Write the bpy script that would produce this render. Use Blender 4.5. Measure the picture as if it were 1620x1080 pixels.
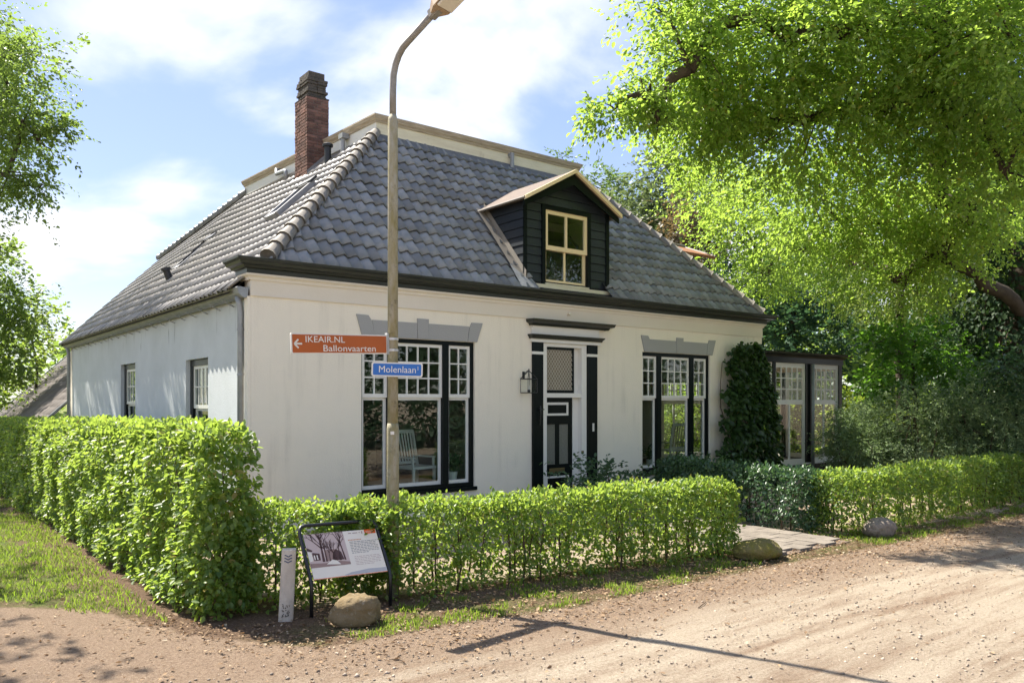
import bpy, bmesh, math, random
import numpy as np
from mathutils import Vector, Matrix, noise
R = math.radians
random.seed(7)
rng = np.random.default_rng(11)
for o in list(bpy.data.objects): bpy.data.objects.remove(o)
scene = bpy.context.scene
COL = scene.collection

# ------------------------------------------------------------------ camera
FPX, U0, V0 = 1262.0, 810.0, 634.0          # focal length and horizon in photo pixels (1620 wide)
AZ = math.atan2(2422 - U0, FPX)
RIGHT = Vector((math.sin(AZ), -math.cos(AZ), 0)); FWD = Vector((math.cos(AZ), math.sin(AZ), 0)); UP = Vector((0, 0, 1))
CAM = Vector((-4.449, -12.265, 2.1))
cd = bpy.data.cameras.new('camera'); cam = bpy.data.objects.new('camera', cd); COL.objects.link(cam)
cd.sensor_width = 36; cd.lens = FPX / 1620 * 36; cd.shift_y = (V0 - 540) / 1620
cd.clip_start = 0.1; cd.clip_end = 3000
cam.matrix_world = Matrix(((RIGHT.x, UP.x, -FWD.x, CAM.x), (RIGHT.y, UP.y, -FWD.y, CAM.y), (RIGHT.z, UP.z, -FWD.z, CAM.z), (0, 0, 0, 1)))
scene.camera = cam
def ray(u, v): return RIGHT * ((u - U0) / FPX) + UP * ((V0 - v) / FPX) + FWD
def at(u, v, depth): return CAM + ray(u, v) * depth
def pl(u, v, ax, val):
    d = ray(u, v); return CAM + d * ((val - CAM[ax]) / d[ax])
def gr(u, v): return pl(u, v, 2, 0.0)

# ------------------------------------------------------------------ sky, sun, exposure
TOSUN = Vector((-0.335 * 0.588, 0.942 * 0.588, 0.809)).normalized()
SUN_EL = math.asin(TOSUN.z); SUN_ROT = math.atan2(TOSUN.x, TOSUN.y)
w = bpy.data.worlds.new('World'); scene.world = w; w.use_nodes = True
nt = w.node_tree; nt.nodes.clear()
def N(nt, t, **kw):
    n = nt.nodes.new(t)
    for k, v in kw.items(): setattr(n, k, v)
    return n
wo = N(nt, 'ShaderNodeOutputWorld'); bg = N(nt, 'ShaderNodeBackground'); bg.inputs['Strength'].default_value = 0.092
sky = N(nt, 'ShaderNodeTexSky'); sky.sky_type = 'NISHITA'; sky.sun_disc = False
sky.sun_elevation = SUN_EL; sky.sun_rotation = SUN_ROT; sky.air_density = 1.0; sky.dust_density = 0.3; sky.ozone_density = 2.0
tc = N(nt, 'ShaderNodeTexCoord'); sx = N(nt, 'ShaderNodeSeparateXYZ'); nt.links.new(tc.outputs['Generated'], sx.inputs[0])
zz = N(nt, 'ShaderNodeMath', operation='MAXIMUM'); nt.links.new(sx.outputs['Z'], zz.inputs[0]); zz.inputs[1].default_value = 0.0
za = N(nt, 'ShaderNodeMath', operation='ADD'); nt.links.new(zz.outputs[0], za.inputs[0]); za.inputs[1].default_value = 0.22
dv = N(nt, 'ShaderNodeVectorMath', operation='DIVIDE'); cb = N(nt, 'ShaderNodeCombineXYZ')
for i in range(3): nt.links.new(za.outputs[0], cb.inputs[i])
nt.links.new(tc.outputs['Generated'], dv.inputs[0]); nt.links.new(cb.outputs[0], dv.inputs[1])
mp = N(nt, 'ShaderNodeMapping'); mp.inputs['Location'].default_value = (0.35, 1.9, 0); mp.inputs['Scale'].default_value = (1, 1, 0)
nt.links.new(dv.outputs[0], mp.inputs['Vector'])
cn = N(nt, 'ShaderNodeTexNoise'); cn.inputs['Scale'].default_value = 1.3; cn.inputs['Detail'].default_value = 8; cn.inputs['Roughness'].default_value = 0.5; cn.inputs['Distortion'].default_value = 0.25
nt.links.new(mp.outputs[0], cn.inputs['Vector'])
cr = N(nt, 'ShaderNodeValToRGB'); cr.color_ramp.elements[0].position = 0.455; cr.color_ramp.elements[1].position = 0.63
cr.color_ramp.elements[0].color = (0.03, 0.03, 0.03, 1); cr.color_ramp.elements[1].color = (0.95, 0.95, 0.95, 1)
cr.color_ramp.interpolation = 'EASE'
nt.links.new(cn.outputs['Fac'], cr.inputs[0])
mx = N(nt, 'ShaderNodeMix', data_type='RGBA'); nt.links.new(cr.outputs[0], mx.inputs[0])
gm_ = N(nt, 'ShaderNodeGamma'); gm_.inputs[1].default_value = 0.42; nt.links.new(sky.outputs[0], gm_.inputs[0])
hs_ = N(nt, 'ShaderNodeHueSaturation'); hs_.inputs['Hue'].default_value = 0.524; hs_.inputs['Saturation'].default_value = 1.75; hs_.inputs['Value'].default_value = 0.9; nt.links.new(gm_.outputs[0], hs_.inputs['Color'])
nt.links.new(hs_.outputs[0], mx.inputs[6]); mx.inputs[7].default_value = (2.1, 2.12, 2.2, 1)
nt.links.new(mx.outputs[2], bg.inputs[0]); nt.links.new(bg.outputs[0], wo.inputs[0])
sd = bpy.data.lights.new('sun', 'SUN'); so = bpy.data.objects.new('sun', sd); COL.objects.link(so)
sd.energy = 2.0; sd.angle = R(0.55); sd.color = (1.0, 0.93, 0.82)
so.rotation_euler = TOSUN.to_track_quat('Z', 'Y').to_euler(); so.location = (0, 0, 40)
scene.view_settings.view_transform = 'Standard'; scene.view_settings.look = 'None'
scene.view_settings.exposure = 2.75; scene.view_settings.gamma = 1.0; scene.view_settings.use_curve_mapping = False

# ------------------------------------------------------------------ materials
MAT = {}
def mat(name, col, rough=0.6, spec=0.4, var=0.0, vscale=3.0, bump=0.0, bscale=60.0, metal=0.0, obj_var=0.0, col2=None, attr=None, stretch=None, coat=0.0):
    if name in MAT: return MAT[name]
    m = bpy.data.materials.new(name); m.use_nodes = True; t = m.node_tree; p = t.nodes['Principled BSDF']
    p.inputs['Roughness'].default_value = rough; p.inputs['Specular IOR Level'].default_value = spec; p.inputs['Metallic'].default_value = metal
    if coat: p.inputs['Coat Weight'].default_value = coat
    geo = N(t, 'ShaderNodeNewGeometry'); vec = geo.outputs['Position']
    if stretch:
        mm = N(t, 'ShaderNodeMapping'); mm.inputs['Scale'].default_value = stretch; t.links.new(vec, mm.inputs[0]); vec = mm.outputs[0]
    rgb = N(t, 'ShaderNodeRGB'); rgb.outputs[0].default_value = (*col, 1); out = rgb.outputs[0]
    if col2 or var:
        n1 = N(t, 'ShaderNodeTexNoise'); n1.inputs['Scale'].default_value = vscale; n1.inputs['Detail'].default_value = 6; n1.inputs['Roughness'].default_value = 0.65
        t.links.new(vec, n1.inputs['Vector'])
        r1 = N(t, 'ShaderNodeMapRange'); r1.inputs[1].default_value = 0.3; r1.inputs[2].default_value = 0.7; t.links.new(n1.outputs['Fac'], r1.inputs[0])
        k = N(t, 'ShaderNodeMix', data_type='RGBA'); t.links.new(r1.outputs[0], k.inputs[0]); t.links.new(out, k.inputs[6])
        c2 = col2 or tuple(c * (1 - var) for c in col); k.inputs[7].default_value = (*c2, 1); out = k.outputs[2]
    if obj_var or attr:
        if attr:
            a = N(t, 'ShaderNodeAttribute'); a.attribute_name = attr; fac = a.outputs['Fac']
        else:
            a = N(t, 'ShaderNodeObjectInfo'); fac = a.outputs['Random']
        r2 = N(t, 'ShaderNodeMapRange'); r2.inputs[3].default_value = 1 - obj_var; r2.inputs[4].default_value = 1 + obj_var; t.links.new(fac, r2.inputs[0])
        h = N(t, 'ShaderNodeHueSaturation'); t.links.new(r2.outputs[0], h.inputs['Value']); t.links.new(out, h.inputs['Color']); out = h.outputs[0]
    t.links.new(out, p.inputs['Base Color'])
    if bump:
        n2 = N(t, 'ShaderNodeTexNoise'); n2.inputs['Scale'].default_value = bscale; n2.inputs['Detail'].default_value = 4; t.links.new(geo.outputs['Position'], n2.inputs['Vector'])
        b = N(t, 'ShaderNodeBump'); b.inputs['Strength'].default_value = bump; b.inputs['Distance'].default_value = 0.02
        t.links.new(n2.outputs['Fac'], b.inputs['Height']); t.links.new(b.outputs[0], p.inputs['Normal'])
    MAT[name] = m; return m
def leafmat(name, c1, c2, tr, trans=0.5, rough=0.4, spec=0.45, c3=None):
    """leaf: two-sided diffuse + gloss, with light shining through; colour varies from leaf to leaf"""
    m = bpy.data.materials.new(name); m.use_nodes = True; t = m.node_tree; p = t.nodes['Principled BSDF']; o = t.nodes['Material Output']
    a = N(t, 'ShaderNodeAttribute'); a.attribute_name = 'rnd'
    k = N(t, 'ShaderNodeValToRGB'); e = k.color_ramp.elements; e[0].color = (*c1, 1); e[1].color = (*c2, 1); e[1].position = 0.9
    if c3: x = e.new(0.97); x.color = (*c3, 1)
    t.links.new(a.outputs['Fac'], k.inputs[0]); t.links.new(k.outputs[0], p.inputs['Base Color'])
    p.inputs['Roughness'].default_value = rough; p.inputs['Specular IOR Level'].default_value = spec
    tl = N(t, 'ShaderNodeBsdfTranslucent')
    h = N(t, 'ShaderNodeMix', data_type='RGBA'); h.blend_type = 'MIX'; h.inputs[0].default_value = 0.75
    t.links.new(k.outputs[0], h.inputs[6]); h.inputs[7].default_value = (*tr, 1); t.links.new(h.outputs[2], tl.inputs[0])
    ms = N(t, 'ShaderNodeMixShader'); ms.inputs[0].default_value = trans
    t.links.new(p.outputs[0], ms.inputs[1]); t.links.new(tl.outputs[0], ms.inputs[2]); t.links.new(ms.outputs[0], o.inputs['Surface'])
    MAT[name] = m; return m
def glassmat(name, tint=(0.9, 0.95, 0.93), refl=1.0, ior=1.5):
    m = bpy.data.materials.new(name); m.use_nodes = True; t = m.node_tree; o = t.nodes['Material Output']; t.nodes.remove(t.nodes['Principled BSDF'])
    f = N(t, 'ShaderNodeFresnel'); gg = N(t, 'ShaderNodeNewGeometry'); ir = N(t, 'ShaderNodeMapRange'); ir.inputs[3].default_value = ior; ir.inputs[4].default_value = 1 / ior; t.links.new(gg.outputs['Backfacing'], ir.inputs[0]); t.links.new(ir.outputs[0], f.inputs[0])
    tr = N(t, 'ShaderNodeBsdfTransparent'); tr.inputs[0].default_value = (*tint, 1)
    g = N(t, 'ShaderNodeBsdfGlossy'); g.inputs['Roughness'].default_value = 0.0; g.inputs[0].default_value = (refl, refl, refl, 1)
    ms = N(t, 'ShaderNodeMixShader'); t.links.new(f.outputs[0], ms.inputs[0]); t.links.new(tr.outputs[0], ms.inputs[1]); t.links.new(g.outputs[0], ms.inputs[2])
    t.links.new(ms.outputs[0], o.inputs[0]); MAT[name] = m; return m

M_WALL = mat('white_stucco', (0.87, 0.80, 0.665), 0.9, 0.2, bump=0.25, bscale=45, vscale=0.9, col2=(0.82, 0.76, 0.635))
M_FRIEZE = mat('cream_frieze', (0.76, 0.70, 0.60), 0.8, 0.25, bump=0.12, bscale=30, vscale=1.2, col2=(0.72, 0.66, 0.55))
M_LINT = mat('grey_lintel_paint', (0.36, 0.36, 0.35), 0.85, 0.2, bump=0.2, bscale=40)
M_BLACK = mat('black_green_paint', (0.007, 0.011, 0.011), 0.28, 0.14, var=0.3, vscale=5)
M_CORN = mat('weathered_black_cornice', (0.012, 0.017, 0.015), 0.35, 0.45, vscale=9, col2=(0.032, 0.037, 0.03), stretch=(0.25, 1, 6))
M_WHITE = mat('white_gloss_paint', (0.80, 0.78, 0.72), 0.35, 0.4, var=0.06)
M_CREAM = mat('ochre_cream_paint', (0.80, 0.66, 0.40), 0.4, 0.4, var=0.08)
M_FASC = mat('pale_yellow_fascia', (0.74, 0.70, 0.52), 0.5, 0.35, vscale=2.5, col2=(0.60, 0.55, 0.40), stretch=(0.6, 0.6, 4))
M_FASCW = mat('sky_tinted_fascia_side', (0.72, 0.73, 0.68), 0.5, 0.35, var=0.1)  # same fascia paint; blue of the sky on the left face put into the colour
M_MOULD = mat('weathered_moulding', (0.50, 0.44, 0.33), 0.6, 0.3, vscale=8, col2=(0.26, 0.21, 0.15), stretch=(0.4, 0.4, 5))
M_TILE = mat('glazed_blue_grey_tile', (0.145, 0.168, 0.19), 0.40, 0.5, vscale=5, col2=(0.23, 0.235, 0.235), obj_var=0.3, bump=0.06, bscale=30)
M_TILES = mat('glazed_tile_mass', (0.145, 0.168, 0.19), 0.40, 0.5, vscale=5, col2=(0.23, 0.235, 0.235), obj_var=0.3, attr='rnd', bump=0.06, bscale=30)
M_TILEW = mat('sun_warmed_side_tile', (0.185, 0.178, 0.172), 0.42, 0.5, vscale=5, col2=(0.25, 0.237, 0.225), obj_var=0.3, attr='rnd', bump=0.06, bscale=30)  # same tiles; warm sunlight on the side slopes is mixed into their colour
def blotch(m, col, scale, lo, hi, fac):
    """patches of lichen or dirt with a shape of their own"""
    t = m.node_tree; p = t.nodes['Principled BSDF']; src = p.inputs['Base Color'].links[0].from_socket; g = N(t, 'ShaderNodeNewGeometry'); n1 = N(t, 'ShaderNodeTexNoise'); n1.inputs['Scale'].default_value = scale; n1.inputs['Detail'].default_value = 8; n1.inputs['Roughness'].default_value = .75
    t.links.new(g.outputs['Position'], n1.inputs['Vector']); r = N(t, 'ShaderNodeMapRange'); t.links.new(n1.outputs['Fac'], r.inputs[0]); r.inputs[1].default_value = lo; r.inputs[2].default_value = hi; r.inputs[4].default_value = fac
    k = N(t, 'ShaderNodeMix', data_type='RGBA'); t.links.new(r.outputs[0], k.inputs[0]); t.links.new(src, k.inputs[6]); k.inputs[7].default_value = (*col, 1); t.links.new(k.outputs[2], p.inputs['Base Color'])
for m_ in (M_TILE, M_TILES, M_TILEW): blotch(m_, (.17, .155, .11), 2.4, .56, .68, .7); blotch(m_, (.07, .07, .068), 3.3, .60, .70, .6)
M_HIP = mat('hip_tile_clay', (0.22, 0.20, 0.17), 0.55, 0.4, vscale=7, col2=(0.17, 0.155, 0.13), obj_var=0.15, bump=0.15, bscale=50)
M_DECK = mat('roof_boarding', (0.03, 0.028, 0.026), 0.8)
M_LEAD = mat('lead_flashing', (0.30, 0.31, 0.32), 0.55, 0.4, var=0.35, vscale=6, bump=0.2, bscale=20)
M_ZINC = mat('zinc', (0.33, 0.35, 0.36), 0.5, 0.5, var=0.3, vscale=5, metal=0.3)
M_BRICK = mat('old_brick', (0.20, 0.105, 0.08), 0.9, 0.2, vscale=6, col2=(0.10, 0.065, 0.058), obj_var=0.35, bump=0.6, bscale=35)
M_SOOT = mat('sooty_brick', (0.115, 0.10, 0.085), 0.95, 0.15, vscale=8, col2=(0.06, 0.06, 0.055), obj_var=0.35, bump=0.8, bscale=35)
M_MORTAR = mat('mortar', (0.20, 0.18, 0.155), 0.95, 0.1, var=0.35, vscale=9, bump=0.4)
M_BOARD = mat('black_weatherboard', (0.014, 0.02, 0.026), 0.45, 0.4, vscale=6, col2=(0.022, 0.028, 0.034), stretch=(0.5, 0.5, 5), bump=0.15, bscale=60)
M_PLASTIC = mat('dark_vent_plastic', (0.022, 0.026, 0.03), 0.45, 0.4)
M_POLE = mat('lichened_pole', (0.35, 0.335, 0.28), 0.75, 0.3, vscale=14, col2=(0.22, 0.195, 0.085), stretch=(1, 1, 0.35), bump=0.25, bscale=60)
M_ARM = mat('grey_metal_arm', (0.28, 0.27, 0.25), 0.55, 0.4, vscale=9, col2=(0.18, 0.17, 0.15), metal=0.2)
M_LAMP = mat('lamp_cover', (0.40, 0.30, 0.20), 0.5, 0.4, vscale=10, col2=(0.24, 0.17, 0.12))
M_BROWN = mat('sign_brown', (0.42, 0.10, 0.018), 0.45, 0.4, var=0.1, vscale=4)
M_SIGNW = mat('sign_white', (0.72, 0.70, 0.64), 0.5, 0.35, var=0.06)
M_BLUE = mat('sign_blue', (0.018, 0.14, 0.48), 0.4, 0.45, var=0.08)
M_ALU = mat('aluminium', (0.5, 0.5, 0.5), 0.4, 0.5, metal=0.7)
M_IRON = mat('black_iron', (0.012, 0.013, 0.015), 0.35, 0.5)
M_CONC = mat('pale_concrete', (0.56, 0.51, 0.44), 0.9, 0.2, vscale=10, col2=(0.40, 0.35, 0.29), bump=0.4, bscale=50, stretch=(1, 1, 0.5))
M_PAPER = mat('panel_print', (0.80, 0.73, 0.61), 0.45, 0.4, var=0.03)
M_SEP1 = mat('sepia_pale', (0.55, 0.43, 0.38), 0.5); M_SEP2 = mat('sepia_dark', (0.09, 0.045, 0.035), 0.5); M_SEP3 = mat('sepia_mid', (0.30, 0.20, 0.165), 0.5)
M_ORANGE = mat('print_orange', (0.80, 0.13, 0.02), 0.5); M_INK = mat('print_ink', (0.17, 0.16, 0.15), 0.6); M_INK2 = mat('print_pale_ink', (0.42, 0.28, 0.24), 0.6)
M_MARK = mat('mark_slate', (0.07, 0.09, 0.15), 0.7); M_SMUD = mat('smudge', (0.06, 0.055, 0.05), 0.9)
M_BOULD = mat('granite_boulder', (0.22, 0.17, 0.10), 0.9, 0.2, vscale=7, col2=(0.13, 0.09, 0.04), bump=0.7, bscale=28)
M_BOULD2 = mat('pale_boulder', (0.30, 0.25, 0.20), 0.9, 0.2, vscale=9, col2=(0.17, 0.14, 0.115), bump=0.6, bscale=28)
M_MOSS = mat('mossy_boulder', (0.17, 0.16, 0.025), 0.95, 0.1, vscale=6, col2=(0.20, 0.16, 0.09), bump=0.9, bscale=50)
M_PAVE = mat('path_paver', (0.24, 0.21, 0.175), 0.9, 0.2, vscale=6, col2=(0.15, 0.13, 0.11), obj_var=0.12, bump=0.3)
M_BARK = mat('bark', (0.085, 0.07, 0.052), 0.95, 0.15, vscale=5, col2=(0.045, 0.036, 0.028), bump=0.8, bscale=14, stretch=(1, 1, 0.3))
M_STEM = mat('hedge_stem', (0.11, 0.08, 0.055), 0.9, 0.2, var=0.4, vscale=12)
M_ROOM = mat('room_wall', (0.22, 0.19, 0.15), 0.9); M_WOOD = mat('floor_wood', (0.16, 0.09, 0.045), 0.5, var=0.3, vscale=3, stretch=(1, 8, 1)); M_CEIL = mat('golden_ceiling_wood', (0.74, 0.50, 0.22), 0.5, 0.4, var=0.25, vscale=3, stretch=(8, 1, 1))
M_FURN = mat('white_furniture', (0.74, 0.72, 0.66), 0.4); M_WICK = mat('woven_cane', (0.50, 0.42, 0.30), 0.7, var=0.25, vscale=30)
M_DGLASS = mat('frosted_door_glass', (0.20, 0.20, 0.16), 0.35, 0.5, bump=0.6, bscale=80, var=0.2, vscale=30)
M_BRASS = mat('dull_brass', (0.20, 0.15, 0.07), 0.4, metal=0.7); M_MESH = mat('light_grille', (0.55, 0.52, 0.44), 0.5); M_TCURT = mat('beige_curtain', (0.30, 0.25, 0.18), 0.9, var=0.2)
M_FLAT = mat('flat_tile_brown', (0.135, 0.115, 0.10), 0.75, 0.3, vscale=5, col2=(0.085, 0.075, 0.068), obj_var=0.2, attr='rnd')
M_ORANGET = mat('orange_tile', (0.33, 0.15, 0.08), 0.8, 0.2, vscale=14, col2=(0.22, 0.11, 0.065), bump=0.4)
M_GLASS = glassmat('window_glass'); M_CGLASS = glassmat('clear_glass', (0.98, 0.99, 0.98), ior=1.22)
M_SKYL = mat('skylight_glass', (0.02, 0.025, 0.03), 0.03, 0.9)
L_HEDGE = leafmat('hornbeam_leaf', (0.055, 0.125, 0.03), (0.16, 0.235, 0.05), (0.50, 0.68, 0.09), 0.48, 0.42, 0.5, (0.26, 0.19, 0.05))
L_BEECH = leafmat('beech_leaf', (0.055, 0.13, 0.03), (0.16, 0.22, 0.04), (0.52, 0.74, 0.10), 0.55, 0.4, 0.4, (0.18, 0.13, 0.02))
L_OAK = leafmat('oak_leaf', (0.06, 0.11, 0.03), (0.12, 0.17, 0.04), (0.36, 0.52, 0.08), 0.48, 0.45, 0.4)
L_ASH = leafmat('ash_leaf', (0.07, 0.12, 0.045), (0.12, 0.18, 0.06), (0.26, 0.40, 0.09), 0.4, 0.45, 0.4)
L_GREY = leafmat('greygreen_leaf', (0.075, 0.115, 0.055), (0.12, 0.155, 0.075), (0.24, 0.32, 0.10), 0.4, 0.5, 0.4)
L_COPPER = leafmat('copper_leaf', (0.085, 0.075, 0.045), (0.14, 0.125, 0.07), (0.30, 0.20, 0.08), 0.35, 0.5, 0.4)
L_DARK = leafmat('dark_evergreen_leaf', (0.035, 0.08, 0.045), (0.07, 0.13, 0.075), (0.12, 0.26, 0.09), 0.3, 0.55, 0.25)
L_CON = leafmat('cypress_leaf', (0.11, 0.16, 0.05), (0.20, 0.25, 0.08), (0.42, 0.52, 0.10), 0.45, 0.6, 0.3)
L_HAZEL = leafmat('hazel_leaf', (0.05, 0.12, 0.018), (0.09, 0.17, 0.03), (0.24, 0.52, 0.04), 0.5, 0.4, 0.4)
L_YEW = leafmat('yew_leaf', (0.07, 0.13, 0.06), (0.25, 0.32, 0.17), (0.30, 0.44, 0.14), 0.35, 0.5, 0.4)
L_CLIMB = leafmat('climber_leaf', (0.018, 0.045, 0.013), (0.045, 0.085, 0.022), (0.11, 0.23, 0.025), 0.28, 0.35, 0.5)
L_SHRUB = leafmat('blue_green_leaf', (0.035, 0.085, 0.04), (0.075, 0.13, 0.06), (0.13, 0.26, 0.07), 0.3, 0.35, 0.5)
L_IVY = leafmat('ivy_leaf', (0.012, 0.032, 0.012), (0.03, 0.06, 0.02), (0.08, 0.17, 0.03), 0.2, 0.6, 0.2)
L_YELLOW = leafmat('yellow_green_leaf', (0.08, 0.13, 0.02), (0.13, 0.19, 0.03), (0.40, 0.52, 0.05), 0.5, 0.45, 0.4)
L_GRASS = leafmat('grass_blade', (0.075, 0.15, 0.02), (0.16, 0.215, 0.04), (0.42, 0.60, 0.06), 0.45, 0.5, 0.3, (0.36, 0.28, 0.12))
L_LITTER = leafmat('dry_leaf', (0.10, 0.06, 0.032), (0.36, 0.25, 0.15), (0.30, 0.16, 0.07), 0.15, 0.7, 0.2, (0.46, 0.38, 0.27))
L_STONE = mat('small_stone', (0.34, 0.28, 0.22), 0.9, 0.2, obj_var=0.5, attr='rnd')

for m_ in (M_POLE,): blotch(m_, (.11, .10, .07), 9, .55, .66, .6)
blotch(M_BOULD, (.34, .31, .24), 14, .56, .66, .7); blotch(M_BOULD2, (.36, .34, .30), 14, .56, .66, .6); blotch(M_FASC, (.36, .31, .22), 3, .58, .70, .5); blotch(M_SIGNW, (.45, .42, .34), 12, .62, .72, .35)

# ------------------------------------------------------------------ object helpers
POS = {}
def prop(o, label=None, cat=None, group=None, kind=None):
    if label: o['label'] = label
    if cat: o['category'] = cat
    if group: o['group'] = group
    if kind: o['kind'] = kind
    return o
def empty(name, loc, label=None, cat=None, group=None, parent=None):
    o = bpy.data.objects.new(name, None); COL.objects.link(o); o.empty_display_size = 0.2
    loc = Vector(loc); base = POS.get(parent.name, Vector((0, 0, 0))) if parent else Vector((0, 0, 0))
    o.location = loc - base
    if parent: o.parent = parent
    POS[o.name] = loc
    return prop(o, label, cat, group)
def place(o, parent, origin):
    """link a mesh object whose mesh is already relative to origin (world)"""
    COL.objects.link(o)
    base = POS.get(parent.name, Vector((0, 0, 0))) if parent else Vector((0, 0, 0))
    o.location = Vector(origin) - base
    if parent: o.parent = parent
    POS[o.name] = Vector(origin)
    return o
class MB:
    def __init__(s): s.v = []; s.f = []; s.m = []; s.cur = 0
    def add(s, vs, fs):
        b = len(s.v); s.v += [Vector(p) for p in vs]; s.f += [tuple(i + b for i in f) for f in fs]; s.m += [s.cur] * len(fs); return s
    def quad(s, a, b, c, d): return s.add([a, b, c, d], [(0, 1, 2, 3)])
    def box(s, x0, x1, y0, y1, z0, z1, T=None):
        vs = [(x, y, z) for z in (z0, z1) for y in (y0, y1) for x in (x0, x1)]
        if T: vs = [T(*p) for p in vs]
        return s.add(vs, [(0, 2, 3, 1), (4, 5, 7, 6), (0, 1, 5, 4), (2, 6, 7, 3), (0, 4, 6, 2), (1, 3, 7, 5)])
    def bar(s, a, b, wd, th, up=(0, 0, 1)):
        a = Vector(a); b = Vector(b); d = (b - a); L = d.length; d.normalize(); sd_ = d.cross(Vector(up))
        if sd_.length < 1e-4: sd_ = d.cross(Vector((1, 0, 0)))
        sd_.normalize(); n = sd_.cross(d)
        return s.box(0, L, -wd / 2, wd / 2, -th / 2, th / 2, lambda x, y, z: a + d * x + sd_ * y + n * z)
    def tube(s, pts, rad, n=8, cap=True):
        pts = [Vector(p) for p in pts]
        if not hasattr(rad, '__len__'): rad = [rad] * len(pts)
        ref = None; vs = []
        for i, p in enumerate(pts):
            d = (pts[min(i + 1, len(pts) - 1)] - pts[max(i - 1, 0)]).normalized()
            if ref is None:
                ref = d.cross(Vector((0, 0, 1)))
                if ref.length < 1e-3: ref = Vector((1, 0, 0))
            ref = (ref - d * ref.dot(d)).normalized(); q = d.cross(ref)
            vs += [p + (ref * math.cos(2 * math.pi * k / n) + q * math.sin(2 * math.pi * k / n)) * rad[i] for k in range(n)]
        fs = [(i * n + k, i * n + (k + 1) % n, (i + 1) * n + (k + 1) % n, (i + 1) * n + k) for i in range(len(pts) - 1) for k in range(n)]
        if cap: fs += [tuple(range(n - 1, -1, -1)), tuple(range((len(pts) - 1) * n, len(pts) * n))]
        return s.add(vs, fs)
    def sweep(s, prof, path, closed=False):
        """prof: list of (out, up); path: list of (point, outdir) ; quads between"""
        k = len(prof); vs = []
        for p, o in path: vs += [Vector(p) + Vector(o) * a + Vector((0, 0, b)) for a, b in prof]
        fs = [(i * k + j, (i + 1) * k + j, (i + 1) * k + (j + 1) % k, i * k + (j + 1) % k) for i in range(len(path) - 1) for j in range(k)]
        fs += [tuple(range(k)), tuple(range((len(path) - 1) * k, len(path) * k))[::-1]]
        return s.add(vs, fs)
    def build(s, name, m, parent=None, origin=None, smooth=False, bevel=0.0):
        vs = s.v
        if origin is None:
            if parent: origin = POS[parent.name]
            else:
                xs = [p.x for p in vs]; ys = [p.y for p in vs]; origin = Vector(((min(xs) + max(xs)) / 2, (min(ys) + max(ys)) / 2, min(p.z for p in vs)))
        origin = Vector(origin)
        me = bpy.data.meshes.new(name); me.from_pydata([tuple(p - origin) for p in vs], [], s.f)
        ms = m if isinstance(m, (list, tuple)) else [m]
        for x in ms: me.materials.append(x)
        if len(ms) > 1: me.polygons.foreach_set('material_index', s.m)
        if smooth: me.polygons.foreach_set('use_smooth', [True] * len(me.polygons))
        bm = bmesh.new(); bm.from_mesh(me); bmesh.ops.recalc_face_normals(bm, faces=bm.faces)
        if bevel: bmesh.ops.bevel(bm, geom=[e for e in bm.edges], offset=bevel, segments=1, affect='EDGES')
        bm.to_mesh(me); bm.free()
        return place(bpy.data.objects.new(name, me), parent, origin)
def B(name, m, parent, *boxes, bevel=0.0, T=None):
    k = MB()
    for b in boxes: k.box(*b, T=T)
    return k.build(name, m, parent, bevel=bevel)
def npmesh(name, V, F, m, parent=None, origin=(0, 0, 0), rnd=None, smooth=False):
    """fast mesh from numpy verts and same-size faces with a per-face random attribute"""
    V = np.asarray(V, np.float32) - np.array(origin, np.float32); F = np.asarray(F, np.int32); k = F.shape[1]
    me = bpy.data.meshes.new(name); me.vertices.add(len(V)); me.vertices.foreach_set('co', V.ravel())
    me.loops.add(F.size); me.loops.foreach_set('vertex_index', F.ravel()); me.polygons.add(len(F))
    me.polygons.foreach_set('loop_start', np.arange(0, F.size, k, dtype=np.int32))
    if smooth: me.polygons.foreach_set('use_smooth', np.ones(len(F), bool))
    if rnd is not None:
        a = me.attributes.new('rnd', 'FLOAT', 'FACE'); a.data.foreach_set('value', np.asarray(rnd, np.float32))
    me.materials.append(m); me.update(calc_edges=True); me.validate()
    return place(bpy.data.objects.new(name, me), parent, Vector(origin))
def text_mesh(mb, s, size, T, align='LEFT', bold=0.0, sx=1.0):
    cu = bpy.data.curves.new('txt', 'FONT'); cu.body = s; cu.size = size; cu.align_x = align; cu.resolution_u = 3; cu.offset = bold
    o = bpy.data.objects.new('txt', cu); COL.objects.link(o)
    dg = bpy.context.evaluated_depsgraph_get(); me = bpy.data.meshes.new_from_object(o.evaluated_get(dg))
    mb.add([T(v.co.x * sx, v.co.y, 0) for v in me.vertices], [tuple(p.vertices) for p in me.polygons])
    bpy.data.objects.remove(o); bpy.data.curves.remove(cu); bpy.data.meshes.remove(me)

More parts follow.
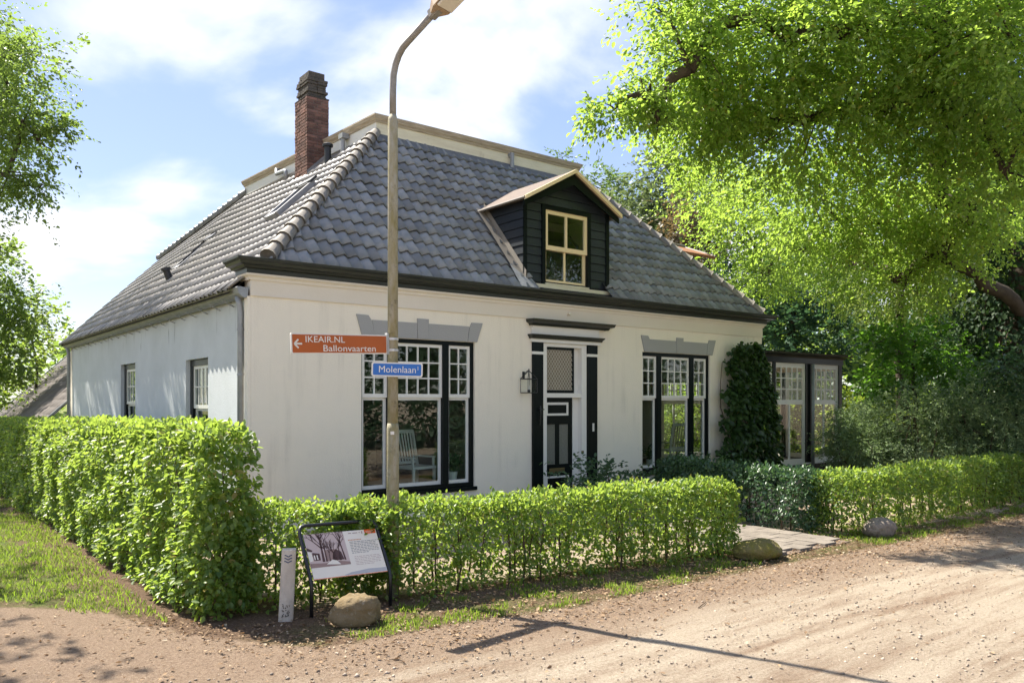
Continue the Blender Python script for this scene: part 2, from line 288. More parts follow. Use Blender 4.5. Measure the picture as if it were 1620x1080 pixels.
# ------------------------------------------------------------------ foliage helpers
def unit(a): return a / np.maximum(np.linalg.norm(a, axis=1, keepdims=True), 1e-6)
def leaves(P, D, Nn, L, wr=0.62, fold=0.18, simple=False):
    n = len(P); D = unit(D); Nn = unit(Nn - D * np.sum(D * Nn, 1, keepdims=True)); S = np.cross(D, Nn); L = np.asarray(L).reshape(-1, 1); W = L * wr * 0.5
    if simple:
        V = np.stack([P, P + D * L * .45 + S * W + Nn * L * fold * .4, P + D * L, P + D * L * .45 - S * W + Nn * L * fold * .4], 1).reshape(-1, 3)
        F = np.arange(n * 4).reshape(n, 4); return V, F, np.repeat(rng.random(n), 1)
    V = np.stack([P, P + D * L * .3 + S * W * .95 + Nn * L * fold * .5, P + D * L * .68 + S * W * .8 + Nn * L * fold * .4, P + D * L - Nn * L * .1,
                  P + D * L * .68 - S * W * .8 + Nn * L * fold * .4, P + D * L * .3 - S * W * .95 + Nn * L * fold * .5], 1).reshape(-1, 3)
    b = np.arange(n)[:, None] * 6
    F = np.concatenate([b + np.array([[0, 1, 2, 3]]), b + np.array([[0, 3, 4, 5]])], 1).reshape(-1, 4)
    return V, F, np.repeat(rng.random(n), 2)
def sprays(O, A, k, span, size, up=1.0, droop=0.25, simple=False, wr=0.62):
    """twigs at O pointing along A with k alternate leaves in a flattish spray"""
    n = len(O); A = unit(A); S = unit(np.cross(A, np.array([0, 0, 1.0])) + rng.normal(0, .15, (n, 3))); Nn = unit(np.cross(S, A)); Nn *= np.sign(Nn[:, 2:3] + 1e-6)
    Ps, Ds, Ns = [], [], []
    sp = span * rng.uniform(.7, 1.3, (n, 1))
    for j in range(k):
        t = (j + .5) / k; sgn = 1 if j % 2 else -1
        P = O + A * sp * t + np.array([0, 0, -1.0]) * (sp * droop * t * t) + rng.normal(0, size * .25, (n, 3))
        D = A * .7 + S * sgn * (.9 - .4 * t) + np.array([0, 0, -droop]) + rng.normal(0, .25, (n, 3))
        Ps.append(P); Ds.append(D); Ns.append(Nn * up + rng.normal(0, .42, (n, 3)))
    P = np.concatenate(Ps); V, F, K = leaves(P, np.concatenate(Ds), np.concatenate(Ns), size * rng.uniform(.6, 1.25, len(P)), wr, simple=simple)
    tone = np.tile(rng.random(n), k); tone = tone if simple else np.repeat(tone, 2); return V, F, np.where(K > .965, K, np.clip(.55 * tone + .45 * K, 0, .93))
def ellip(n, c, r, shell=0.4, zmin=None):
    d = unit(rng.normal(0, 1, (n, 3))); q = rng.random((n, 1)) ** shell; return np.array(c) + d * q * np.array(r), d
def merge(parts):
    V, F, K, o = [], [], [], 0
    for v, f, k in parts: V.append(v); F.append(f + o); K.append(k); o += len(v)
    return np.concatenate(V), np.concatenate(F), np.concatenate(K)
def crown(blobs, nsub, per, k, span, size, simple=False, droop=0.25, sub=0.33, shell=0.45, wr=0.62, out=1.0):
    ps = []
    for (c, r, wgt) in blobs:
        r = np.array(r, float) if hasattr(r, '__len__') else np.array([r] * 3, float)
        m = max(3, int(nsub * wgt)); C, d = ellip(m, c, r, shell)
        O = np.repeat(C, per, 0) + rng.normal(0, 1, (m * per, 3)) * (r * sub)[None, :] * np.array([1, 1, .6])
        A = unit(O - np.array(c)) * out + rng.normal(0, .55, O.shape) + np.array([0, 0, .12])
        ps.append(sprays(O, A, k, span, size, droop=droop, simple=simple, wr=wr))
    return merge(ps)
def limb(mb, a, b, r0, r1, n=7, seg=7, sag=0.12, wob=0.05):
    a = Vector(a); b = Vector(b); L = (b - a).length; pts = []; rr = []
    w1 = Vector(rng.normal(0, 1, 3)) * L * wob
    for i in range(seg + 1):
        t = i / seg; p = a.lerp(b, t) + Vector((0, 0, 1)) * (math.sin(t * math.pi) * L * sag) + w1 * math.sin(t * math.pi) + Vector(rng.normal(0, 1, 3)) * L * .012
        pts.append(p); rr.append(r0 + (r1 - r0) * t ** .8)
    mb.tube(pts, rr, n); return pts
def tree(name, label, base, top, r0, blobs, lm, group=None, nsub=20, per=14, k=7, span=.5, size=.09, simple=False, twigs=6, cat='tree', **kw):
    base = Vector(base); top = Vector(top)
    root = empty(name, base, label, cat, group)
    mb = MB(); tp = limb(mb, base, top, r0, r0 * .3, n=10, seg=9, sag=0.0, wob=0.02)
    th = lambda c: min((Vector(c) - p).length for p in tp[2:])
    order = sorted(range(len(blobs)), key=lambda i: th(blobs[i][0])); par = {}; kids = {i: 1 for i in order}
    for j, i in enumerate(order):
        c = Vector(blobs[i][0]); best = ('t', None, th(c) * .8)
        for q in order[:j]:
            d_ = (Vector(blobs[q][0]) - c).length
            if d_ < best[2]: best = ('b', q, d_)
        par[i] = best
    for i in reversed(order):
        if par[i][0] == 'b': kids[par[i][1]] += kids[i]
    for i in order:
        c, r, wgt = blobs[i]; c = Vector(c); rr = min(r0 * .34, r0 * .11 * math.sqrt(kids[i]))
        if par[i][0] == 't': st = max(tp[2:], key=lambda p: -abs((c.z - p.z) - .45 * (Vector((c.x, c.y, 0)) - Vector((p.x, p.y, 0))).length))
        else: st = Vector(blobs[par[i][1]][0])
        ks = [kids[j] for j in order if par[j][1] == i]; re = min(rr * .8, r0 * .11 * math.sqrt(max(ks))) if ks else .012
        q = limb(mb, st, c, rr, re, n=6, wob=.08)
        for _ in range(twigs):
            d = Vector(unit(rng.normal(0, 1, (1, 3)))[0]); e = Vector(c) + Vector([d[m_] * (r[m_] if hasattr(r, '__len__') else r) * .9 for m_ in range(3)])
            limb(mb, q[random.choice((-1, -2, -3))], e, min(rr * .35, .03), .006, n=4, seg=4, wob=.08)
    mb.build('trunk', M_BARK, root, smooth=True)
    V, F, K = crown(blobs, nsub, per, k, span, size, simple, **kw)
    npmesh('crown', V, F, lm, root, base, K)
    return root

# ================================================================== GROUND
VX = np.array([-40, -9, -6.5, -5.0, -3.53, -2.78, -2.29, -1.54, -0.31, 1.1, 3.07, 5.35, 8.01, 11.98, 20, 60.])
VY = np.array([30, 7.0, 1.6, -0.9, -2.5, -3.24, -4.76, -5.82, -5.91, -6.13, -6.18, -6.26, -6.44, -6.53, -6.8, -8])
PX = np.array([-60, -8, -4, -2.68, -1.58, -0.36, 1.1, 3.12, 5.55, 9.64, 20, 60.])
PY = np.array([-9, -8, -6.9, -6.4, -6.61, -6.9, -7.02, -7.01, -7.2, -7.34, -7.7, -9])
def smooth(a, b, x): t = np.clip((x - a) / (b - a), 0, 1); return t * t * (3 - 2 * t)
def axis(lo, hi, step, far):
    a = list(np.arange(lo, hi + step, step)); s = step; x = a[-1]
    up = []
    while x < far: s *= 1.35; x += s; up.append(x)
    s = step; x = a[0]; dn = []
    while x > -far: s *= 1.35; x -= s; dn.append(x)
    return np.array(dn[::-1] + a + up)
gx = axis(-9, 18, .16, 700); gy = axis(-12.5, 1, .16, 700)
GX, GY = np.meshgrid(gx, gy); n0, n1 = GX.shape
hz = np.array([noise.noise(Vector((x * 1.3, y * 1.3, 0))) * .014 + noise.noise(Vector((x * 5, y * 5, 3))) * .006 for x, y in zip(GX.ravel(), GY.ravel())])
near = (np.abs(GX.ravel() - 4) < 14) & (np.abs(GY.ravel() + 6) < 8)
GV = np.stack([GX.ravel(), GY.ravel(), np.where(near, hz, 0) - .006], 1)
idx = np.arange(n0 * n1).reshape(n0, n1); GF = np.stack([idx[:-1, :-1], idx[:-1, 1:], idx[1:, 1:], idx[1:, :-1]], -1).reshape(-1, 4)
yv = np.interp(GX.ravel(), VX, VY); yp = np.interp(GX.ravel(), PX, PY); X_, Y_ = GX.ravel(), GY.ravel()
road = smooth(-.15, .35, yv - Y_); pale = smooth(-.3, .55, yp - Y_); gard = smooth(-1.5, -1.0, X_) * smooth(-4.75, -4.35, Y_ + .12 * (X_ + 1.2)) * (1 - smooth(-.3, .5, Y_)) * (1 - smooth(14, 17, X_)); road = np.maximum(road, gard); pale = np.maximum(pale, gard)
grass = (1 - road) * np.where(X_ < -2.0, smooth(-2.45, -2.95, X_), np.where(Y_ > -1.0, smooth(-1, 3, Y_) * 1.6, np.where(Y_ > -4.0, .15, smooth(5.0, 5.7, -Y_) * .6)))
M_GND = bpy.data.materials.new('ground_soil_and_gravel'); M_GND.use_nodes = True; t = M_GND.node_tree; p = t.nodes['Principled BSDF']
p.inputs['Roughness'].default_value = .95; p.inputs['Specular IOR Level'].default_value = .15
at_ = N(t, 'ShaderNodeAttribute'); at_.attribute_name = 'zone'; sp_ = N(t, 'ShaderNodeSeparateColor'); t.links.new(at_.outputs['Color'], sp_.inputs[0])
geo = N(t, 'ShaderNodeNewGeometry')
def tn(scale, det=5, rough=.6, stretch=None):
    n = N(t, 'ShaderNodeTexNoise'); n.inputs['Scale'].default_value = scale; n.inputs['Detail'].default_value = det; n.inputs['Roughness'].default_value = rough
    if stretch:
        m_ = N(t, 'ShaderNodeMapping'); m_.inputs['Scale'].default_value = stretch; t.links.new(geo.outputs['Position'], m_.inputs[0]); t.links.new(m_.outputs[0], n.inputs['Vector'])
    else: t.links.new(geo.outputs['Position'], n.inputs['Vector'])
    return n.outputs['Fac']
def rmap(x, a, b, c=0., d=1.):
    r = N(t, 'ShaderNodeMapRange'); t.links.new(x, r.inputs[0])
    for i, v in enumerate((a, b, c, d)): r.inputs[i + 1].default_value = v
    return r.outputs[0]
def mixc(f, a, b, mode='MIX'):
    k = N(t, 'ShaderNodeMix', data_type='RGBA'); k.blend_type = mode
    if isinstance(f, float): k.inputs[0].default_value = f
    else: t.links.new(f, k.inputs[0])
    for i, c in ((6, a), (7, b)):
        if isinstance(c, tuple): k.inputs[i].default_value = (*c, 1)
        else: t.links.new(c, k.inputs[i])
    return k.outputs[2]
def math_(op, a, b):
    k = N(t, 'ShaderNodeMath', operation=op)
    for i, c in ((0, a), (1, b)):
        if isinstance(c, float): k.inputs[i].default_value = c
        else: t.links.new(c, k.inputs[i])
    return k.outputs[0]
fine = rmap(tn(40, 10, .85), .36, .64); grain = rmap(tn(160, 3, .7), .3, .7); big = tn(1.1, 5, .6); strk = tn(1.5, 8, .68, (.24, 1.9, 1))
redb = mixc(fine, (.17, .11, .07), (.48, .355, .25)); sand = mixc(fine, (.36, .285, .20), (.70, .60, .47))
pm = math_('MULTIPLY', sp_.outputs[0], rmap(strk, .36, .56)); gravel = mixc(pm, redb, sand)
gravel = mixc(rmap(grain, .6, 1., 0., .55), gravel, (.72, .64, .54)); gravel = mixc(rmap(tn(120, 2), .62, .7, 0., .7), gravel, (.10, .07, .05))
soil = mixc(fine, (.07, .045, .03), (.30, .20, .13)); turf = mixc(fine, (.07, .11, .02), (.20, .25, .06))
gm = math_('MULTIPLY', sp_.outputs[1], rmap(tn(2.6, 6, .7), .38, .58)); vg = mixc(gm, soil, turf)
rm = rmap(math_('ADD', sp_.outputs[2], math_('MULTIPLY', math_('SUBTRACT', tn(3.5, 6, .7), .5), .9)), .35, .65)
t.links.new(mixc(rm, vg, gravel), p.inputs['Base Color'])
bp = N(t, 'ShaderNodeBump'); bp.inputs['Strength'].default_value = .8; bp.inputs['Distance'].default_value = .02; t.links.new(math_('ADD', fine, math_('MULTIPLY', grain, .5)), bp.inputs['Height']); t.links.new(bp.outputs[0], p.inputs['Normal'])
ground = npmesh('ground', GV, GF, M_GND, smooth=True); prop(ground, 'sandy gravel lane with brown edges and grassy verges', 'ground', kind='structure')
ca = ground.data.color_attributes.new('zone', 'FLOAT_COLOR', 'POINT'); ca.data.foreach_set('color', np.stack([pale, grass, road, np.ones_like(road)], 1).astype(np.float32).ravel())

# ================================================================== HOUSE
W = 13.36; DEP = 15.5
house = empty('farmhouse', (0, 0, 0), 'white stucco farmhouse with blue-grey tiled hipped roof and black cornice', 'house')
def wall(name, T, s0, s1, z0, z1, th, holes, m, parent=house):
    """wall sheet with real thickness; holes (s0,s1,z0,z1) get reveals. T(s,d,z): d outward"""
    mb = MB(); ss = sorted({s0, s1, *[h[0] for h in holes], *[h[1] for h in holes]}); zs = sorted({z0, z1, *[h[2] for h in holes], *[h[3] for h in holes]})
    inh = lambda s, z: any(h[0] < s < h[1] and h[2] < z < h[3] for h in holes)
    for a, b in zip(ss, ss[1:]):
        for c, d in zip(zs, zs[1:]):
            if not inh((a + b) / 2, (c + d) / 2):
                mb.quad(T(a, 0, c), T(b, 0, c), T(b, 0, d), T(a, 0, d)); mb.quad(T(a, -th, c), T(b, -th, c), T(b, -th, d), T(a, -th, d))
    for h in holes:
        a, b, c, d = h
        mb.quad(T(a, 0, c), T(a, -th, c), T(a, -th, d), T(a, 0, d)); mb.quad(T(b, 0, c), T(b, -th, c), T(b, -th, d), T(b, 0, d))
        mb.quad(T(a, 0, d), T(b, 0, d), T(b, -th, d), T(a, -th, d)); mb.quad(T(a, 0, c), T(b, 0, c), T(b, -th, c), T(a, -th, c))
    for s in (s0, s1): mb.quad(T(s, 0, z0), T(s, -th, z0), T(s, -th, z1), T(s, 0, z1))
    mb.quad(T(s0, 0, z1), T(s1, 0, z1), T(s1, -th, z1), T(s0, -th, z1))
    return mb.build(name, m, parent)
TF = lambda s, d, z: Vector((s, -d, z))            # front face, outward -y
TL = lambda s, d, z: Vector((-d, s, z))            # left face, outward -x
TR = lambda s, d, z: Vector((W + d, s, z))
TB = lambda s, d, z: Vector((s, DEP + d, z))
# side wall stucco, blue-grey shade mixed into its base colour, with dark streaks of dirt run down from the gutter
M_WALLL = mat('shaded_stained_stucco', (0.60, 0.635, 0.64), 0.9, 0.2, bump=0.25, bscale=45, vscale=0.8, col2=(0.50, 0.535, 0.53)); t = M_WALLL.node_tree; p = t.nodes['Principled BSDF']; src = p.inputs['Base Color'].links[0].from_socket
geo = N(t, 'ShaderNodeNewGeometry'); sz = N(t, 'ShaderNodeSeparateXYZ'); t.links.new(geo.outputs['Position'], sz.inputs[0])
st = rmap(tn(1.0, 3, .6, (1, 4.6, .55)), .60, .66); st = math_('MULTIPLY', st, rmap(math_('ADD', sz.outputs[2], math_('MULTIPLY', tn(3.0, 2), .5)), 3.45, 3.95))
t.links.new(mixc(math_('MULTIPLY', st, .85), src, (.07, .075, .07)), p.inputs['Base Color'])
t = M_WALL.node_tree; p = t.nodes['Principled BSDF']; src = p.inputs['Base Color'].links[0].from_socket; geo = N(t, 'ShaderNodeNewGeometry')
stk = math_('MULTIPLY', rmap(tn(1.0, 5, .65, (5.5, 5.5, .35)), .50, .72), rmap(tn(.9, 3, .5), .40, .62)); blt = rmap(tn(2.2, 7, .75), .58, .74)
t.links.new(mixc(math_('MULTIPLY', blt, .25), mixc(math_('MULTIPLY', stk, .32), src, (.42, .38, .31)), (.52, .49, .43)), p.inputs['Base Color'])
W1 = (1.90, 4.26, .50, 3.20); W2 = (8.86, 11.24, .50, 3.20); DR = (5.93, 7.13, 0.02, 3.28)
SA = (2.11, 3.44, .55, 2.87); SB = (7.35, 8.79, .55, 2.97)
wall('wall', TF, 0, W, -.1, 4.09, .28, [W1, W2, DR], M_WALL)
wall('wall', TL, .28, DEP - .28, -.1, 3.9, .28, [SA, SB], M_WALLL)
wall('wall', TR, .28, DEP - .28, -.1, 3.9, .28, [(.6, 3.3, .42, 2.62)], M_WALL)
wall('wall', TB, 0, W, -.1, 3.9, .28, [], M_WALL)
B('frieze', M_FRIEZE, house, (-.012, W + .012, -.014, .0, 3.75, 4.085), (-.018, W + .018, -.03, .0, 3.735, 3.75))
MB().sweep([(0, 3.98), (.02, 3.98), (.03, 4.02), (.07, 4.05), (.07, 4.078), (0, 4.078)], [((-.02, .35, 0), (-1, 0, 0)), ((-.02, -.015, 0), (-1, -1, 0)), ((W + .02, -.015, 0), (1, -1, 0)), ((W + .02, .35, 0), (1, 0, 0))]).build('cornice_bed_moulding', M_FRIEZE, house)
MB().sweep([(0, 4.08), (.085, 4.08), (.09, 4.145), (.15, 4.155), (.17, 4.185), (.235, 4.20), (.25, 4.235), (.29, 4.262), (.295, 4.292), (.27, 4.30), (0, 4.31)],
           [((-.01, .42, 0), (-1, 0, 0)), ((-.01, -.005, 0), (-1, -1, 0)), ((W + .01, -.005, 0), (1, -1, 0)), ((W + .01, .42, 0), (1, 0, 0))]).build('cornice', M_CORN, house)
# ---- left side: gutter, brackets, downpipes
k = MB(); k.sweep([(-.16, 3.86), (.0, 3.87), (.01, 3.855), (-.02, 3.76), (-.06, 3.72), (-.12, 3.70), (-.16, 3.72)], [((-.20, .02, 0), (-1, 0, 0)), ((-.20, 15.7, 0), (-1, 0, 0))]); k.build('gutter', M_ZINC, house)
k = MB()
for i in range(22): k.bar((-.20, .7 + i * .68, 3.705), (-.02, .7 + i * .68, 3.62), .03, .012)
k.build('gutter_bracket', M_ZINC, house)['kind'] = 'stuff'
for y in (.22, 15.3): MB().tube([(-.13, y, 3.74), (-.10, y, 3.62), (-.085, y, 3.5), (-.085, y, 0)], .05, 10).build('downpipe', M_ZINC, house, smooth=True)
for z in (3.2, 2.5, 1.7): MB().tube([(-.085, .22, z), (-.085, .22, z + .035)], .058, 10).build('pipe_clip', M_ZINC, house)
B('corner_quoin', M_WALL, house, (-.055, -.003, -.0, .14, -.05, 3.73))
# ---- windows
def sash(parent, T, s0, s1, z0, z1, d0, d1, cols, rows, m, g, st=.055, br=.024, glass=True):
    k = MB(); bx = lambda a, b, c, d: k.box(a, b, d0, d1, c, d, T=lambda s, dd, z: T(s, dd, z))
    bx(s0, s0 + st, z0, z1); bx(s1 - st, s1, z0, z1); bx(s0 + st, s1 - st, z1 - st, z1); bx(s0 + st, s1 - st, z0, z0 + st * 1.2)
    a0, a1, b0, b1 = s0 + st, s1 - st, z0 + st * 1.2, z1 - st; cw = (a1 - a0) / cols; rh = (b1 - b0) / rows
    e = .004
    for i in range(1, cols): k.box(a0 + i * cw - br / 2, a0 + i * cw + br / 2, d0 + e, d1 - e, b0, b1, T=T)
    for j in range(1, rows): k.box(a0, a1, d0 + 2 * e, d1 - 2 * e, b0 + j * rh - br / 2, b0 + j * rh + br / 2, T=T)
    k.build('sash', m, parent)
    dm = (d0 + d1) / 2
    for i in range(cols):
        for j in range(rows):
            B('pane', g, parent, (a0 + i * cw + (br / 2 if i else 0), a0 + (i + 1) * cw - (br / 2 if i < cols - 1 else 0), dm - .002, dm + .002, b0 + j * rh + (br / 2 if j else 0), b0 + (j + 1) * rh - (br / 2 if j < rows - 1 else 0)), T=T)
def window(parent, T, hole, bays, trz, mull, fw, mfr, ms, g, rows=3, lowcols=1, fl=None, dep=.09, topf=None, sill=True, botf=None):
    s0, s1, z0, z1 = hole; fl = fw if fl is None else fl; topf = fw if topf is None else topf; botf = fw if botf is None else botf
    k = MB(); d0, d1 = -dep - .05, -dep + .05
    k.box(s0, s0 + fl, d0, d1, z0, z1, T=T); k.box(s1 - fw, s1, d0, d1, z0, z1, T=T); k.box(s0 + fl, s1 - fw, d0, d1, z1 - topf, z1, T=T); k.box(s0 + fl, s1 - fw, d0, d1, z0, z0 + botf, T=T)
    tot = sum(b[0] for b in bays); sp = (s1 - fw - s0 - fl) - mull * (len(bays) - 1); x = s0 + fl; spans = []
    for i, (wd, c) in enumerate(bays):
        a = x; b = a + sp * wd / tot; spans.append((a, b, c)); x = b
        if i < len(bays) - 1: k.box(b, b + mull, d0, d1 + .02, z0 + botf, z1 - topf, T=T); x = b + mull
    win = k.build('window', mfr, parent)
    for a, b, c in spans:
        sash(win, T, a, b, trz, z1 - topf, -dep - .012, -dep + .032, c, rows, ms, g)
        sash(win, T, a + .003, b - .003, z0 + botf, trz + .004, -dep - .045, -dep - .006, lowcols, 1, ms, g, st=.05)
    if sill: B('sill', mfr, win, (s0 - .03, s1 + .03, -dep + .05, .045, z0 - .07, z0), T=T)
    return win
M_SIDEW = mat('side_window_paint', (.70, .70, .62), .4, .4, var=.08)
window(house, TF, W1, [(.5, 2), (1.03, 4), (.5, 2)], 2.16, .125, .075, M_BLACK, M_WHITE, M_GLASS, fl=.03)['label'] = 'wide three-part sash window left of the front door'
window(house, TF, W2, [(.5, 2), (1.03, 4), (.5, 2)], 2.16, .14, .085, M_BLACK, M_WHITE, M_GLASS, fl=.03)['label'] = 'wide three-part sash window beside the climbing plant'
for h in (SA, SB):
    tz = h[2] + (h[3] - h[2]) * .63
    window(house, TL, h, [(1, 4)], tz - .05, .1, .16, M_BLACK, M_SIDEW, M_GLASS, rows=2, dep=.13, topf=.12)
# ---- painted lintels with keystones: each stone a piece of its own
for (s0, s1) in ((W1[0] - .105, W1[1] + .17), (W2[0] - .06, W2[1] + .20)):
    mid = (s0 + s1) / 2 ; z0, z1, z2 = 3.205, 3.49, 3.57; lw = s1 - s0
    lint = B('window_lintel', M_LINT, house, (s0 + .14, s1 - .14, -.008, 0, z0, z1 - .01))
    for poly in ([(s0, z2), (s0 + .225, z2 - .005), (s0 + .30, z1 - .03), (s0 + .34, z0), (s0 + .11, z0)], [(s1, z2), (s1 - .25, z2 - .005), (s1 - .30, z1 - .03), (s1 - .34, z0), (s1 - .13, z0)],
                 [(mid - .12, z2), (mid + .12, z2), (mid + .11, z0 + .004), (mid - .11, z0 + .004)],
                 [(s0 + .305, z1), (mid - .125, z1), (mid - .115, z0 + .002), (s0 + .345, z0 + .002)], [(mid + .125, z1), (s1 - .305, z1), (s1 - .345, z0 + .002), (mid + .115, z0 + .002)]):
        n = len(poly); dd = -.026 if len(poly) == 5 or abs(poly[0][1] - z2) < .01 else -.018
        MB().add([(x, dd, z) for x, z in poly] + [(x, -.004, z) for x, z in poly], [tuple(range(n)), tuple(range(2 * n - 1, n - 1, -1))] + [(i, (i + 1) % n, n + (i + 1) % n, n + i) for i in range(n)]).build('lintel_stone', M_LINT, lint)
# ---- front door surround
sur = B('door_surround', M_WHITE, house, (5.932, 6.03, -.02, .10, .02, 3.27), (6.99, 7.128, -.02, .12, .02, 3.27), (6.03, 6.99, -.015, .10, 3.20, 3.27), (6.03, 6.99, .0, .11, 2.17, 2.26), (6.84, 6.99, .10, .20, .02, 3.20),
        (5.60, 7.50, -.07, -.002, 3.275, 3.34), (5.62, 7.46, -.055, -.002, 3.43, 3.60))
for a, b in ((5.645, 5.92), (7.14, 7.425)):
    B('pilaster', M_BLACK, sur, (a, b, -.05, -.002, .02, 3.03), bevel=.008)
    B('pilaster_cap', M_BLACK, sur, (a, b, -.055, -.002, 3.085, 3.272), bevel=.006); B('pilaster_strip', M_WHITE, sur, (a - .01, b + .01, -.06, -.002, 3.03, 3.085))
MB().sweep([(0, 3.34), (.05, 3.34), (.06, 3.37), (.10, 3.40), (.11, 3.425), (0, 3.43)], [((5.61, 0, 0), (-.6, 0, 0)), ((5.61, -.05, 0), (-.6, -1, 0)), ((7.48, -.05, 0), (.6, -1, 0)), ((7.48, 0, 0), (.6, 0, 0))]).build('small_cornice', M_CORN, sur)
MB().sweep([(0, 3.60), (.06, 3.60), (.09, 3.64), (.17, 3.66), (.19, 3.70), (.20, 3.72), (0, 3.735)], [((5.62, 0, 0), (-.6, 0, 0)), ((5.62, -.05, 0), (-.6, -1, 0)), ((7.66, -.05, 0), (.6, -1, 0)), ((7.66, 0, 0), (.6, 0, 0))]).build('door_hood', M_CORN, sur)
door = B('door', M_BLACK, house, (6.032, 6.14, .11, .16, .05, 2.168), (6.74, 6.838, .11, .16, .05, 2.168), (6.14, 6.74, .11, .16, 1.62, 2.168), (6.14, 6.74, .11, .16, .55, .80), (6.38, 6.48, .11, .16, .80, 1.62), (6.14, 6.74, .11, .16, .05, .16), (6.14, 6.74, .125, .15, .16, .55))
door['label'] = 'black panelled front door with two frosted panes'
for a, b in ((6.14, 6.38), (6.48, 6.74)): B('door_pane', M_DGLASS, door, (a, b, .13, .14, .80, 1.62))
B('spy_frame', M_WHITE, door, (6.11, 6.72, .095, .11, 2.02, 2.07), (6.11, 6.72, .095, .11, 1.80, 1.845), (6.11, 6.155, .095, .11, 1.845, 2.02), (6.675, 6.72, .095, .11, 1.845, 2.02))
B('letter_plate', M_BRASS, door, (6.20, 6.62, .095, .11, .62, .72), bevel=.006)
B('lower_moulding', M_WHITE, door, (6.12, 6.74, .10, .11, .52, .56), (6.12, 6.155, .10, .11, .14, .52), (6.705, 6.74, .10, .11, .14, .52))
MB().tube([(6.09, .11, 1.10), (6.09, .05, 1.10)], .022, 8).build('door_knob', M_BRASS, door, smooth=True)
tl = B('fanlight', M_BLACK, house, (6.032, 6.08, .05, .10, 2.262, 3.198), (6.80, 6.838, .05, .10, 2.262, 3.198), (6.08, 6.80, .05, .10, 3.15, 3.198), (6.08, 6.80, .05, .10, 2.262, 2.32))
B('fanlight_pane', M_TCURT, tl, (6.08, 6.80, .085, .095, 2.32, 3.15))
k = MB()
for sgn in (1, -1):
    for i in range(-9, 26):
        a = (6.08 + i * .075, 2.32); x0, z0, x1, z1 = a[0], 2.32, a[0] + .83 * .75 * sgn, 3.15
        if sgn < 0: x0 += .35; x1 += .35
        ts = [0, 1]
        if x0 < 6.08 and x1 <= 6.08 or x0 >= 6.80 and x1 >= 6.80: continue
        dx = x1 - x0; t0 = max(0, min(1, ((6.08 if dx > 0 else 6.80) - x0) / dx)) if (x0 < 6.08 or x0 > 6.80) else 0; t1 = max(0, min(1, ((6.80 if dx > 0 else 6.08) - x0) / dx)) if (x1 < 6.08 or x1 > 6.80) else 1
        if t1 - t0 > .03: k.bar((x0 + dx * t0, .07 + .004 * sgn, z0 + .83 * t0), (x0 + dx * t1, .07 + .004 * sgn, z0 + .83 * t1), .009, .004, up=(0, 1, 0))
k.build('lattice_grille', M_MESH, tl)
MB().tube([(5.80, -.05, 1.93), (5.80, -.10, 1.93)], .03, 8).tube([(5.80, -.10, 2.0), (5.80, -.11, 1.86), (5.80, -.085, 1.62)], .012, 6).tube([(5.90, -.09, 1.93), (5.80, -.09, 1.93)], .012, 6).build('bell_pull', M_IRON, sur)
B('number_plate', M_SIGNW, sur, (7.27, 7.32, -.058, -.05, 1.46, 1.63)); B('doorbell', M_BRASS, sur, (6.98, 7.04, -.032, -.02, 1.02, 1.06))
B('doorstep', M_PAVE, house, (5.6, 7.5, -.45, .3, -.02, .045), bevel=.01)
MB().tube([(6.60, -.0, 3.87), (6.60, -.09, 3.90)], [.02, .035], 8).build('wall_spotlight', M_FRIEZE, house)
# ---- rooms behind the windows
B('room_floor', M_WOOD, house, (.29, W - .29, .29, 8.0, .30, .40)); B('room_ceiling', M_ROOM, house, (.29, W - .29, .29, DEP - .3, 3.55, 3.65))
for x0, x1, y0, y1 in ((5.2, 5.3, .29, 5.6), (7.9, 8.0, .29, 5.6), (.29, W - .29, 5.6, 5.7)): B('room_wall', M_ROOM, house, (x0, x1, y0, y1, .40, 3.55))
# ---- roof
SF = 1.127; SLP = .98
hipx = lambda y: .209 + (y + .15) * 1.15
ZF = lambda y: 4.30 + (y + .15) * SF
ZL0 = lambda x: 3.85 + (x + .25) * SLP
WARP = lambda y: float(np.interp(y, [3.0, 9.7, 15.62], [0.0, .101, .025]))
ZL = lambda x, y=0.0: ZL0(x) + (x + .25) * WARP(y)
KX, KZ = 2.66, ZL(2.66, 15.62)
pF0, pF1 = Vector((hipx(-.15), -.15, 4.30)), Vector((hipx(3.0), 3.0, ZF(3.0)))
mir = lambda v: Vector((W - v.x, v.y, v.z))
pR = Vector((3.45, 9.7, ZL(3.45, 9.7))); pK = Vector((KX, 15.62, KZ)); pE0 = Vector((-.25, 15.62, 3.85)); pE1 = Vector((-.25, .30, 3.85)); pE2 = Vector((.209, -.13, 4.29))
off = Vector((0, 0, -.07)); k = MB()
for m_ in (lambda v: v, mir):
    ys_ = list(np.linspace(.30, 15.62, 24)); top_ = lambda y: max(.209, (y + .15) * 1.15 + .209) if y < 3.0 else (3.83 + (y - 3) / 6.7 * (3.45 - 3.83) if y < 9.7 else 3.45 + (y - 9.7) / 5.92 * (KX - 3.45))
    k.add([m_(Vector((x, y, ZL(x, y)))) + off for y in ys_ for x in (-.25, top_(y))], [(2 * i, 2 * i + 1, 2 * i + 3, 2 * i + 2) for i in range(23)]); k.add([m_(v) + off for v in (pE1, pE2, pF0, Vector((top_(.3), .3, ZL(top_(.3)))))], [(0, 1, 2, 3)])
    k.add([m_(v) for v in (pE0, pK, Vector((KX, 15.5, 3.8)), Vector((-.25, 15.5, 3.8)))], [(0, 1, 2, 3)])
k.add([v + off for v in (pF0, mir(pF0), mir(pF1), pF1)], [(0, 1, 2, 3)]); k.add([v + off for v in (pK, mir(pK), mir(pR), pR)], [(0, 1, 2, 3)])
k.add([pE0 + off, mir(pE0) + off, mir(pK) + off, pK + off], [(0, 1, 2, 3)])
